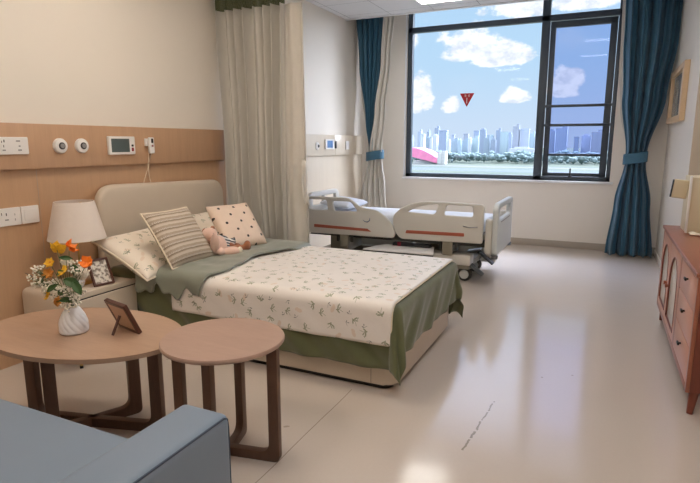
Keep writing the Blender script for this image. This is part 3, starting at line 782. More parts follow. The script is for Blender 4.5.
def shell(b, c, r0, z0, r1, z1, th, seg=48): return b.lathe([(r0, z0), (r1, z1), (r1-th, z1), (r0-th, z0), (r0, z0)], c, seg)
b = mb(lamp); shell(b, (LX, LY, 0), .182, .815, .124, 1.067, .004); b.build('shade', M['shade'], lamp, 60)
b = mb(lamp)
for k in range(3): b.cone((LX, LY, 1.045), (LX+.122*cos(k*2.094), LY+.122*sin(k*2.094), 1.05), .002, .002, 6)
b.build('spider', M['gold'], lamp)

def picture(name, label, mtx, w, h, d, border, print_mat, easel=True, mat_w=.0):
    r = thing(name, label, 'photo frame'); r.matrix_world = mtx
    o_ = [(-w/2, 0), (w/2, 0), (w/2, h), (-w/2, h)]; i_ = [(-w/2+border, border), (w/2-border, border), (w/2-border, h-border), (-w/2+border, h-border)]
    MB().plate([rpoly(o_, .006), i_], d, .002, Matrix.Identity(4)).build('frame', M['dark_frame'], r)
    MB().box((-w/2+border-.003, border-.003, -d*.2), (w/2-border+.003, h-border+.003, -d*.1)).build('print', print_mat, r)
    MB().box((-w/2+border*.6, border*.6, -d*.42), (w/2-border*.6, h-border*.6, -d*.22)).build('back_board', M['laminate_board'], r)
    return r
nf = picture('photo_frame', 'dark brown photo frame with a pale print standing on the nightstand', place(-2.985, 2.475, NZ+.004, 80, 24), .145, .185, .016, .014, M['photo'])
b = MB(); b.box((-.012, .0, -.004), (.012, .098, 0)); o = b.build('easel_leg', M['dark_frame'], nf); o.location = (0, .10, -.010); o.rotation_euler = (-rad(180-48), 0, 0)

# small box and bud behind the bouquet
bx = at(91, 284, X=-3.10)
b = thing('wooden_box', 'small brown wooden block on the nightstand behind the bouquet', 'box', (-3.10, 2.53, NZ))
mb(b).box((-3.13, 2.49, NZ), (-3.06, 2.57, NZ+.040), .003).build('body', M['redwood'], b); mb(b).box((-3.132, 2.488, NZ+.0405), (-3.058, 2.572, NZ+.055), .003).build('lid', M['redwood_dark'], b)
bl = thing('bowl', 'small cream bowl on the nightstand left of the wooden block', 'bowl', (-3.10, 2.36, NZ))
mb(bl).lathe([(.0, 0), (.022, 0), (.034, .02), (.040, .04), (.037, .04), (.030, .02), (0, .008)], (-3.10, 2.37, NZ), 24).build('body', M['ceramic'], bl)

# ------------------------------------------------------------------ round tables
def l_leg(root, c, ang, a, H, wid, th, bar, material, name='leg'):
    """upright that turns along the floor to the table's middle"""
    r0 = .05
    pts = [(0.0, 0), (a, 0), (a, H), (a-wid, H), (a-wid, bar), (0.0, bar)]
    poly = rpoly(pts, [0, .03, 0, 0, r0, 0], 7)
    b = mb(root)
    m = Matrix.Translation((c[0], c[1], 0)) @ Matrix.Rotation(ang, 4, 'Z') @ MXZ
    b.plate([poly], th, .003, m)
    return b.build(name, material, root, 40)
CT = (-2.312, 1.775)
ct = thing('coffee_table', 'large oval light walnut coffee table holding the white vase', 'table', (CT[0], CT[1], 0))
pts = [(CT[0]+.538*cos(2*PI*k/72)*cos(.08)-.35*sin(2*PI*k/72)*sin(.08), CT[1]+.35*sin(2*PI*k/72)*cos(.08)+.548*cos(2*PI*k/72)*sin(.08)) for k in range(72)]
mb(ct).prism(pts, .498, .52, .005).build('tabletop', M['table_top'], ct)
for dx, dy in ((-.335, -.085), (.365, .105), (.10, .205), (-.10, -.160)):
    l_leg(ct, CT, math.atan2(dy, dx), math.hypot(dx, dy)+.02, .4985, .06, .042, .05, M['walnut'])
ST = (-1.511, 1.864)
st = thing('side_table', 'smaller and taller round walnut side table next to the sofa arm', 'table', (ST[0], ST[1], 0))
mb(st).lathe([(0, .5585), (.270, .5585), (.276, .562), (.278, .568), (.278, .574), (.274, .58), (0, .58)], (ST[0], ST[1], 0), 72).build('tabletop', M['stool_top'], st)
for dx, dy in ((.260, .05), (-.260, -.05), (-.05, .19), (.05, -.19)):
    l_leg(st, ST, math.atan2(dy, dx), math.hypot(dx, dy)+.0, .559, .05, .038, .045, M['walnut'])

tf = picture('photo_frame', 'dark brown photo frame seen from behind on the oval coffee table', place(-2.102, 1.875, .5225, -13.4+180, 24), .19, .175, .02, .02, M['photo'])
b = MB(); b.box((-.008, .0, -.003), (.008, .100, .003)); o = b.build('easel_leg', M['dark_frame'], tf); o.location = (0, .100, -.012); o.rotation_euler = (-rad(180-50), 0, 0)

# vase
VX, VY, VZ = -2.335, 1.735, .5205
vs = thing('vase', 'white ceramic vase with slanting ribs on the oval coffee table', 'vase', (VX, VY, VZ))
def ribs(a, z):
    k = min(1, max(0, (z-.008)/.012))*min(1, max(0, (.118-z)/.03))
    return 1+.045*k*(abs(sin(7*(a+z*11)))-.5)
mb(vs).lathe([(0, 0), (.058, 0), (.064, .004)]+[(.0665-.0265*max(0, (k/24-.30)/.70)**1.7, .008+.108*k/24) for k in range(0, 25)]+[(.034, .124), (.030, .131), (.0305, .138), (.0265, .138), (.025, .128), (.03, .11), (0, .09)], (VX, VY, VZ), 168, mod=ribs).build('body', M['ceramic'], vs, 60)

# bouquet: every flower its own thing, stem in the vase mouth
MOUTH = Vector((VX, VY, VZ+.136))
BQ = 'flowers in the white vase'
def stem_to(root, p, off=(0, 0), r=.0016):
    a = MOUTH+Vector((off[0], off[1], -.03)); q = MOUTH+Vector((off[0]*1.1, off[1]*1.1, .02)); p = Vector(p)
    mid = q.lerp(p, .5)+Vector((0, 0, .015))
    pts = [a, q]+[q.lerp(mid, t).lerp(mid.lerp(p, t), t) for t in (.25, .5, .75, 1)]
    mb(root).tube(pts, r, 6).build('stem', M['stem'], root, 180)
def petals(root, p, n, r, cup, mat_, tiltv=(0, 0), wid=.6, name='petals', layers=1):
    b = mb(root); base = Matrix.Translation(p) @ Euler((tiltv[0], tiltv[1], random.random()*6)).to_matrix().to_4x4()
    sv = b.x.copy()
    for ly in range(layers):
        for k in range(n):
            a = 2*PI*(k+.5*ly)/n; rr = r*(1-.22*ly)
            def fn(u, v, a=a, rr=rr, ly=ly):
                w = wid*rr*sin(PI*min(1, .12+.88*u)**.75)*(v*2-1)
                d = rr*u; z = cup*rr*(u**1.5)*(1+.6*ly)+.10*rr*sin(5*v+k)*u - .15*rr*(v*2-1)**2*u
                return Vector((d*cos(a)-w*sin(a), d*sin(a)+w*cos(a), z))
            b.x = sv @ base; b.grid(fn, 6, 6)
    b.x = sv
    return b.build(name, mat_, root, 180, solid=.0008)
def flower(name, label, px, y_off, n, r, cup, mat_, tiltv, wid=.6, layers=1, center=None, off=None):
    r *= 1.12; p = at(px[0], px[1], Y=VY+y_off)
    t = thing(name, label, 'flower', MOUTH, 0, BQ)
    stem_to(t, p, off or ((random.random()-.5)*.025, (random.random()-.5)*.025))
    petals(t, p, n, r, cup, mat_, tiltv, wid, layers=layers)
    if center: mb(t).ell(p+Vector((0, 0, .004)), (.006, .006, .005)).build('centre', M[center], t)
    return t
flower('poppy', 'yellow poppy, upper left bloom of the bouquet under the lamp shade', (57, 250), 0, 5, .036, .75, M['yellow'], (.9, -.4), .75)
flower('poppy', 'orange poppy at the top of the bouquet under the lamp shade', (69, 248), 0, 5, .032, .9, M['poppy'], (1.0, .2), .8)
flower('poppy', 'orange poppy on the right of the bouquet next to the dark photo frame', (87, 263), 0, 5, .030, .8, M['poppy'], (.9, .3), .8)
flower('daisy', 'small yellow flower on the upper left of the bouquet', (50, 263), -.02, 6, .024, .5, M['yellow'], (1.0, -.2), .5, 2, 'amber')
flower('alstroemeria', 'amber flower left of the bouquet middle', (49, 274), -.03, 6, .026, .7, M['amber'], (1.0, -.3), .5, 2)
flower('daisy', 'yellow flower low on the left of the bouquet', (49, 295), -.04, 6, .026, .5, M['yellow'], (1.2, -.2), .55, 2, 'amber')
flower('daisy', 'pale yellow flower in the middle of the bouquet above the green leaf', (64, 271), -.05, 5, .030, .4, M['yellow'], (.9, .1), .6, 1)
flower('alstroemeria', 'pale amber flower drooping low at the front of the bouquet', (56, 302), -.05, 6, .024, .7, M['amber'], (1.3, 0), .5, 2)
flower('rose', 'white rose near the top of the bouquet', (64, 264), .01, 6, .024, 1.1, M['white_petal'], (.7, 0), .75, 3)
flower('rose', 'large white rose on the right of the bouquet', (80, 277), .0, 7, .036, 1.1, M['white_petal'], (.9, .4), .75, 3)
flower('rose', 'white bloom hanging low on the left of the bouquet', (44, 293), .02, 6, .034, 1.0, M['white_petal'], (1.4, -.5), .7, 2)
def spray(label, ends, n, spread, matp, name='gypsophila', r=.0052):
    t = thing(name, label, 'flower', MOUTH, 0, BQ)
    bs, bb = mb(t), mb(t)
    for (px, py) in ends:
        e = at(px, py, Y=VY-.03+(random.random()-.5)*.06); m_ = MOUTH+Vector((0, 0, .015))
        bs.tube([MOUTH-Vector((0, 0, .03)), m_, m_.lerp(e, .5)+Vector((0, 0, .012)), e], .0011, 5)
        for k in range(n):
            q = e+Vector(((random.random()-.5)*spread, (random.random()-.5)*spread, (random.random()-.5)*spread))
            bs.tube([m_.lerp(e, .75), q], .0007, 4); bb.ell(q, (r, r, r*.9), (0, 0, 0), 7, 5)
    bs.build('stem', M['stem'], t, 180); bb.build('blossoms', matp, t, 180)
spray('airy white baby breath spray on the left of the bouquet', [(38, 270), (40, 281), (47, 285), (34, 279)], 26, .055, M['white_petal'])
spray('airy white baby breath spray across the front of the bouquet', [(56, 284), (62, 290), (66, 300), (70, 305), (58, 297), (72, 293)], 24, .05, M['white_petal'])
spray('airy white baby breath spray on the right of the bouquet', [(74, 266), (78, 270), (80, 288), (76, 300)], 22, .05, M['white_petal'])
t = thing('berry_twig', 'dark berry twig reaching out left of the bouquet', 'flower', MOUTH, 0, BQ)
e0 = at(25, 273, Y=VY); bs = mb(t); m_ = MOUTH+Vector((0, 0, .02)); bs.tube([MOUTH-Vector((0, 0, .03)), m_, m_.lerp(e0, .6)+Vector((0, 0, .02)), e0], .0013, 5); bs.build('stem', M['twig'], t, 180)
bs = mb(t)
for k in range(9): bs.ell(m_.lerp(e0, .55+.05*k)+Vector((0, (random.random()-.5)*.012, .014*(1-k/9)+(random.random()-.5)*.012)), (.005, .004, .004))
bs.build('berries', M['twig'], t, 180)
for lab, (px, py), L_, W_, rot in (('grey green leaf low on the left of the bouquet', (52, 288), .07, .03, (1.1, -.6, .5)), ('small green leaf just above the vase mouth', (66, 300), .06, .032, (.9, .1, 1.2)), ('pale green leaf high on the right of the bouquet', (75, 268), .06, .026, (1.2, .6, .3)), ('broad dark green leaf at the front of the bouquet', (72, 283), .085, .05, (.9, .5, .6)), ('dark green leaf leaning to the right of the bouquet', (77, 288), .075, .040, (.7, 1.0, .2)), ('long green leaf on the left edge of the bouquet', (43, 280), .08, .022, (.8, -.9, -.4)), ('rounded green leaf between the amber flower and the vase', (62, 292), .06, .036, (1.2, -.2, .2)), ('narrow green leaf at the back of the bouquet', (66, 258), .06, .022, (1.3, .2, 1.0)), ('green leaf in the upper middle of the bouquet', (59, 273), .06, .03, (1.0, -.5, 0))):
    t = thing('leaf_sprig', lab, 'leaf', MOUTH, 0, BQ); p = at(px, py, Y=VY-.055)
    stem_to(t, p, (random.random()*.02-.01, -.008))
    b = mb(t); sv = b.x.copy(); b.x = sv @ Matrix.Translation(p) @ Euler(rot).to_matrix().to_4x4()
    b.grid(lambda u, v: Vector(((u-.5)*L_, (v-.5)*W_*sin(PI*min(.98, u+.02))**.8, .18*W_*abs(v*2-1)-.15*L_*(u-.5)**2*4)), 10, 8)
    b.build('blade', M['leaf'], t, 180, solid=.0008)

# ------------------------------------------------------------------ sofa
AZ = .615
so = thing('sofa', 'blue grey upholstered sofa in the near corner facing the tables', 'sofa', (-1.75, .85, 0))
ARM = (-1.195, -1.005, .36, 1.262)
b = mb(so); b.box((ARM[0], ARM[2], .06), (ARM[1], ARM[3], AZ), .028, 4); b.build('armrest', M['sofa'], so)
sm = [(ARM[1]-.006, y, AZ-.009) for y in (ARM[2]+.03, .6, .9, ARM[3]-.03)]
mb(so).tube(sm+[(ARM[1]-.008, ARM[3]-.012, AZ-.02), (ARM[1]-.008, ARM[3]-.008, AZ-.05), (ARM[1]-.008, ARM[3]-.008, .08)], .0035, 6).build('piping', M['sofa_seam'], so, 180)
b = mb(so); b.box((-2.62, ARM[2], .06), (-2.43, ARM[3], AZ), .028, 4); b.build('armrest', M['sofa'], so)
b = mb(so); b.box((-2.428, .50, .28), (-1.197, 1.235, .445), .03, 4); b.build('seat_cushion', M['sofa'], so)
b = mb(so); b.box((-2.428, .38, .06), (-1.197, 1.19, .278), .01); b.build('seat_base', M['sofa'], so)
b = mb(so); b.box((-2.62, .18, .06), (-1.005, .358, .70), .03, 4); b.build('backrest', M['sofa'], so)
for x, y in ((-1.06, .24), (-1.06, 1.2), (-2.56, .24), (-2.56, 1.2)): mb(so).cone((x, y, 0), (x, y, .062), .018, .022).build('leg', M['walnut'], so)

# ------------------------------------------------------------------ sideboard
SX, SB, SY0, SY1, Z0, Z1 = .49, .895, 3.215, 5.03, .13, .765
sb = thing('sideboard', 'red brown sideboard with arched doors and drawers along the right wall', 'sideboard', (.69, 4.1, 0))
b = mb(sb)
b.box((SX+.02, SY0, Z0), (SB, SY0+.022, Z1), .002); b.box((SX+.02, SY1-.022, Z0), (SB, SY1, Z1), .002); b.box((SX+.02, SY0+.022, Z0), (SB, SY1-.022, Z0+.022), .002)
b.box((SB-.012, SY0+.022, Z0+.022), (SB, SY1-.022, Z1)); b.box((SX+.03, 3.865, Z0+.022), (SB-.012, 3.885, Z1))
b.build('carcass', M['redwood_dark'], sb)
mb(sb).box((SX-.012, SY0-.015, Z1), (SB, SY1+.015, Z1+.024), .005, 3).build('top', M['redwood'], sb)
f = mb(sb)
f.box((SX, SY0, Z0-.005), (SX+.0198, SY0+.035, Z1), .003); f.box((SX, SY1-.035, Z0-.005), (SX+.0198, SY1, Z1), .003); f.box((SX, 3.845, Z0+.03), (SX+.0198, 3.905, Z1-.02), .003)
f.box((SX, SY0+.035, Z0-.005), (SX+.0198, SY1-.035, Z0+.03), .003); f.box((SX, SY0+.035, Z1-.02), (SX+.0198, SY1-.035, Z1-.0005), .003)
f.build('front_frame', M['redwood'], sb)
def door(y0, y1, knob_y):
    z0, z1 = Z0+.033, Z1-.023
    d = bpy.data.objects.new('door', None); 
    w = y1-y0; cy = (y0+y1)/2; ra = w/2-.055
    arch = [(cy-ra, z0+.05)]+[(cy-ra, z1-.06-ra)]+[(cy+ra*cos(PI-k*PI/16), z1-.06-ra+ra*sin(PI-k*PI/16)) for k in range(1, 16)]+[(cy+ra, z1-.06-ra), (cy+ra, z0+.05)]
    dd = mb(sb).plate([[(y0, z0), (y1, z0), (y1, z1), (y0, z1)], arch], .018, .002, Matrix.Translation((SX+.0095, 0, 0)) @ MYZ).build('door', M['redwood_front'], sb)
    mb(sb).plate([arch], .008, .0005, Matrix.Translation((SX+.0125, 0, 0)) @ MYZ).build('arched_panel', M['reed'], dd)
    gi = [(cy+(y-cy)*.93, z0+.05+(z-z0-.05)*.985+.004) for y, z in arch]
    mb(sb).plate([arch, gi], .012, .001, Matrix.Translation((SX+.0035, 0, 0)) @ MYZ).build('arch_moulding', M['redwood_dark'], dd)
    mb(sb).cone((SX-.022, knob_y, .43), (SX+.001, knob_y, .43), .017, .010, 16).build('knob', M['redwood'], dd)
door(4.455, SY1-.037, 4.50); door(3.908, 4.45, 4.40)
for z0, z1 in ((Z0+.033, .36), (.364, .555), (.559, Z1-.023)):
    d = mb(sb).box((SX+.0, SY0+.037, z0), (SX+.0195, 3.843, z1), .003).build('drawer', M['redwood_front'], sb)
    zc = (z0+z1)/2
    k = mb(sb); k.cone((SX-.010, 3.54, zc+.03), (SX+.001, 3.54, zc+.03), .006, .006, 10); k.box((SX-.022, 3.515, zc+.022), (SX-.010, 3.565, zc+.038), .004); k.build('pull', M['iron'], d)
for x, y, sx, sy in ((SX+.05, SY0+.05, -.015, -.03), (SX+.05, SY1-.07, -.01, -.02+.04), (SB-.05, SY0+.05, .015, -.03), (SB-.05, SY1-.07, .01, .03)):
    mb(sb).cone((x+sx, y+sy, 0), (x, y, Z0+.001), .015, .027, 16).build('leg', M['redwood_dark'], sb)

# carton on the sideboard
ST_Z = Z1+.0245
cb = thing('carton', 'cream carton with an open side flap standing on the sideboard', 'box', (.73, 4.78, ST_Z))
b = mb(cb); b.box((.585, 4.62, ST_Z), (.885, 4.92, ST_Z+.415), .006, 2); b.build('body', M['card'], cb)
mb(cb).box((.578, 4.605, ST_Z+.004), (.594, 4.619, ST_Z+.425), .003).build('edge_strip', M['card_white'], cb)
mb(cb).box((.655, 4.6185, ST_Z+.345), (.70, 4.6205, ST_Z+.353)).build('slot', M['dark_plastic'], cb)
o = MB().box((-.105, -.018, -.07), (0, .0, .07), .012, 3).build('flap', M['card'], cb); o.location = (.583-.73, 4.72-4.78, .315); o.rotation_euler = (0, rad(6), rad(8))
o2 = MB().box((-.112, -.02, -.066), (-.1055, .004, .066), .002).build('flap_edge', M['dark_plastic'], o)
cl = mb(); cl.grid(lambda u, v: Vector((.60+.26*u, 4.50+.085*v+.01*sin(u*9), ST_Z+.006+.016*sin(u*7+1)**2*sin(PI*v))), 24, 8)
tag(cl.build('cloth', M['cream_piping'], smooth=180, solid=.004, offset=1), 'small crumpled cream cloth on the sideboard before the carton', 'cloth')

# wall picture on the pier
wpic = thing('wall_picture', 'light wood framed grey picture on the white wall right of the window', 'picture', (XP, 7.05, 1.66))
o_ = [(6.44, 1.675), (7.72, 1.675), (7.72, 2.262), (6.44, 2.262)]; i_ = [(6.56, 1.735), (7.62, 1.735), (7.62, 2.20), (6.56, 2.20)]
fw = wood('light_oak_frame', S(206, 176, 140), (4, 1, 4), 3, .4, .06)
mb(wpic).plate([o_, i_], .05, .003, Matrix.Translation((XP-.0265, 0, 0)) @ MYZ).build('frame', fw, wpic)
mb(wpic).box((XP-.014, 6.555, 1.73), (XP-.006, 7.625, 2.205)).build('print', M['photo_wall'], wpic)

# ------------------------------------------------------------------ hospital bed
HY0, HY1 = 5.43, 6.23
hb = thing('hospital_bed', 'ivory hospital bed with white linen and side rails under the window bay', 'bed', (-2.15, 5.83, 0))
def xz(pts, Y=HY0): return [(at(x, y, Y=Y).x, at(x, y, Y=Y).z) for x, y in pts]
def rail(outer, holes, strip, Y, name='side_rail'):
    r = mb(hb).plate([outer]+holes, .034, .010, Matrix.Translation((0, Y, 0)) @ MXZ).build(name, M['hb_shell'], hb)
    s = mb(hb).plate([rpoly(strip, .008)], .006, .001, Matrix.Translation((0, Y-.0195, 0)) @ MXZ).build('colour_strip', M['hb_strip'], r)
    return r
fo = rpoly(xz([(393, 215.5), (401, 208), (412, 203.5), (425, 201.2), (445, 201.8), (485, 204.5), (482.5, 244), (400, 238.5), (394, 229)]), [.05, .03, .06, .06, .06, .05, .03, .05, .06])
fh = [rpoly(xz([(407.5, 211.6), (421, 205.8), (439.7, 203.8), (435, 214.4)]), [.02, .06, .03, .03]), rpoly(xz([(447, 204.8), (473, 206), (473.5, 217), (444, 215)]), .03)]
ho = rpoly(xz([(303, 196), (349, 197.6), (361.5, 207.5), (377, 210), (389.5, 219.5), (396, 232), (394, 238), (303, 231.8)]), [.03, .05, .06, .05, .09, .06, .03, .03])
hh = [rpoly(xz([(307, 199), (327, 199.6), (328.5, 210), (307, 209.3)]), .03), rpoly(xz([(333, 200.8), (351, 201.6), (358, 211.4), (334.5, 210.6)]), .03)]
fr_ = rail(fo, fh, xz([(407, 229.8), (464.5, 233), (464.5, 236.3), (406, 232.8)]), HY0)
hr_ = rail(ho, hh, xz([(315, 223.6), (368, 228.5), (372, 231.5), (315, 226.6)]), HY0)
b = mb(hb); q = xz([(463.5, 226), (470, 227.3), (478, 227)]); b.tube([(x, HY0-.021, z) for x, z in q], .005, 6); b.build('release_handle', M['grey_mark'], fr_, 180)
b = mb(hb); q = xz([(370.5, 217.6), (370.2, 220.3), (368, 221.8), (365.5, 221.3), (363.5, 219.6)]); b.tube([(x, HY0-.019, z) for x, z in q], [.002, .006, .007, .005, .002], 6); b.build('crescent_emblem', mat('grey_blue_print', S(112, 124, 142), .5), hr_, 180)
# the pair on the window side
mb(hb).plate([fo]+fh, .034, .010, Matrix.Translation((0, HY1+.02, -.36)) @ MXZ).build('side_rail', M['hb_shell'], hb)
mb(hb).plate([ho]+hh, .034, .010, Matrix.Translation((0, HY1+.02, -.36)) @ MXZ).build('side_rail', M['hb_shell'], hb)
# foot board: thick wrap-round panel with a hand slot
fb = [rpoly([(HY0-.06, .33), (HY1+.06, .33), (HY1+.06, .85), (HY1-.02, .86), (HY0+.02, .86), (HY0-.06, .82)], [.06, .06, .04, .03, .03, .05], 6), rpoly([(HY0+.05, .685), (HY1-.05, .685), (HY1-.06, .80), (HY0+.06, .80)], .03)]
fbo = mb(hb).plate(fb, .055, .016, Matrix.Translation((-.93, 0, 0)) @ MYZ).build('foot_board', M['hb_foot'], hb)
for y in (HY0-.045, HY1-.02): mb(hb).box((-1.03, y, .34), (-.9585, y+.065, .70), .02, 3).build('foot_board_post', M['hb_shell'], fbo)
mb(hb).box((-.9035, HY0+.12, .655), (-.899, HY1-.12, .665), .001).build('groove', M['grey_mark'], fbo)
for y in (HY0-.02, HY1+.02): mb(hb).cone((-.93, y, .335), (-.93, y, .30), .04, .034, 16).build('bumper', M['rubber'], fbo)
hbd = [rpoly([(HY0+.0, .40), (HY1-.0, .40), (HY1-.0, .88), (HY0+.0, .88)], [.03, .03, .12, .12], 6), rpoly([(HY0+.10, .72), (HY1-.42, .72), (HY1-.42, .82), (HY0+.10, .82)], .02), rpoly([(HY1-.38, .72), (HY1-.10, .72), (HY1-.10, .82), (HY1-.38, .82)], .02)]
mb(hb).plate(hbd, .045, .012, Matrix.Translation((-3.09, 0, 0)) @ MYZ).build('head_board', M['hb_shell'], hb)
# mattress and linen
mb(hb).box((-3.06, HY0+.06, .53), (-1.06, HY1-.06, .665), .035, 4).build('mattress', M['linen'], hb)
mb(hb).box((-3.06, HY0+.045, .47), (-1.05, HY1-.045, .528), .01).build('deck', M['hb_frame'], hb)
cushion('pillow', 'white hospital pillow at the head of the hospital bed', M['linen'], .60, .38, .10, place(-2.60, 5.80, .725, 90, 84), None, seed=12)
# chassis
b = mb(hb)
for y in (HY0+.035, HY1-.085): b.box((-3.10, y, .395), (-1.0, y+.05, .468), .006)
for x in (-3.05, -2.2, -1.15): b.box((x, HY0+.085, .40), (x+.06, HY1-.085, .46), .006)
b.build('chassis', M['hb_dark'], hb)
for x in (-2.62, -1.42):
    mb(hb).box((x-.055, HY0+.002, .29), (x+.055, HY0+.033, .44), .008).build('rail_bracket', M['hb_frame'], hb)
    for dx in (-.095, .075): mb(hb).box((x+dx, HY0+.004, .34), (x+dx+.03, HY0+.034, .46), .006).build('rail_arm', M['hb_dark'], hb)
for x in (-2.78, -1.55): mb(hb).box((x-.12, HY0+.2, .19), (x+.12, HY1-.2, .42), .02).build('lift_column', M['hb_frame'], hb)
b = mb(hb); b.box((-3.05, HY0+.14, .13), (-1.20, HY0+.22, .20), .01); b.box((-3.05, HY1-.22, .13), (-1.20, HY1-.14, .20), .01)
for x in (-3.02, -1.36): b.box((x, HY0+.06, .14), (x+.16, HY1-.06, .21), .01)
b.build('base_frame', M['hb_frame'], hb)
mb(hb).box((-1.62, HY0+.02, .19), (-1.18, HY0+.2, .30), .015).build('base_cover', M['hb_shell'], hb)
mb(hb).box((-2.05, HY0+.04, .27), (-1.62, HY0+.13, .37), .01).build('motor', M['dark_plastic'], hb)
mb(hb).box((-1.985, HY0+.028, .30), (-1.945, HY0+.042, .385), .004).build('warning_tag', M['red_plastic'], hb)
q = [(-2.27, 5.17), (-1.50, 5.19), (-1.60, 5.58), (-2.15, 5.53)]
mb(hb).prism(q, .325, .34, .003).build('foot_shelf', M['white_plastic'], hb)
mb(hb).prism([(x*1.0, y+.004) for x, y in q], .312, .3245).build('shelf_edge', M['hb_dark'], hb)
for x in (-1.26, -2.92):
    for y in (HY0+.16, HY1-.16):
        c = bpy.data.objects.new('caster', None); COL.objects.link(c); c.parent = hb; c.location = Vector((x, y, .075))-hb.location
        for s in (-1, 1): 
            MB().lathe([(.02, -.014), (.066, -.014), (.074, -.008), (.074, .008), (.066, .014), (.02, .014)], seg=28, m=Matrix.Translation((0, s*.028, 0)) @ Matrix.Rotation(PI/2, 4, 'X')).build('wheel', M['hb_dark'], c)
            MB().lathe([(.0, -.0), (.05, 0), (.046, .006), (0, .008)], seg=24, m=Matrix.Translation((0, s*.0425, 0)) @ Matrix.Rotation(-s*PI/2, 4, 'X')).build('hub_cap', M['hb_foot'], c)
        MB().cone((0, 0, .0), (0, 0, .08), .012, .02).build('fork', M['hb_frame'], c)
for y in (HY0+.05, HY1-.16):
    o = MB().box((-.04, -.0, -.012), (.18, .11, .012), .01, 3).build('brake_pedal', M['rubber'], hb); o.location = Vector((-1.20, y, .20))-hb.location; o.rotation_euler = (0, rad(38), 0)
    o = MB().box((-.12, -.0, -.010), (.04, .09, .010), .006, 2).build('pedal_lever', M['white_metal'], hb); o.location = Vector((-1.24, y+.01, .245))-hb.location; o.rotation_euler = (0, rad(-14), 0)

# ------------------------------------------------------------------ outside: plain, trees, city
GZ = -28.0
gm, nt, p = base_mat('meadow_plain')
g = nt.nodes.new('ShaderNodeNewGeometry'); x, y, z = sep(nt, g.outputs['Position'])
n = noise_tex(nt, g.outputs['Position'], .012, 5)
c = mix(nt, n.smooth(.35, .65), S(62, 74, 62), S(76, 84, 66))
yy = y+x*.10+(n-.5)*30
c = mix(nt, yy.smooth(430, 450)*(1.0-yy.smooth(480, 500)), c, S(86, 92, 80))
c = mix(nt, yy.smooth(560, 575)*(1.0-yy.smooth(610, 625)), c, S(76, 86, 90))
c = mix(nt, yy.smooth(660, 668)*(1.0-yy.smooth(690, 700)), c, S(96, 97, 94))
nt.links.new(c, p.inputs['Base Color']); p.inputs['Roughness'].default_value = .9
struct(mb().box((-2500, 60, GZ-1), (1500, 3500, GZ)).build('ground', gm))
tm = mat('hazy_tree_leaf', S(116, 134, 134), .9, var=.22, vscale=.08)  # distance haze put into the leaf colour
b = MB()
R2 = random.Random(3)
ico = bmesh.new(); bmesh.ops.create_icosphere(ico, subdivisions=1, radius=1); ico.verts.ensure_lookup_table()
iv = [v.co.copy() for v in ico.verts]; jf = [[v.index for v in f.verts] for f in ico.faces]; ico.free()
tv, tf_ = [], []
for k in range(2600):
    X = R2.uniform(-720, 420); Yt = R2.uniform(790, 930); hgt = R2.uniform(3, 8)*(1+.5*noise.noise((X*.02, Yt*.02, 0)))
    up_ = R2.uniform(0, 8); n0 = len(tv)
    for c_ in iv: tv.append((X+c_.x*hgt*.7*R2.uniform(.6, 1.3), Yt+c_.y*hgt*.6, GZ+hgt*.75+up_+c_.z*hgt*.6*R2.uniform(.7, 1.3)))
    tf_ += [[n0+q for q in f] for f in jf]
me_ = bpy.data.meshes.new('trees'); me_.from_pydata(tv, [], tf_); b.b.from_mesh(me_); bpy.data.meshes.remove(me_)
tr = b.build('tree_belt', tm, smooth=0); tr['label'] = 'hazy blue green belt of trees before the city skyline'; tr['category'] = 'trees'; tr['kind'] = 'stuff'

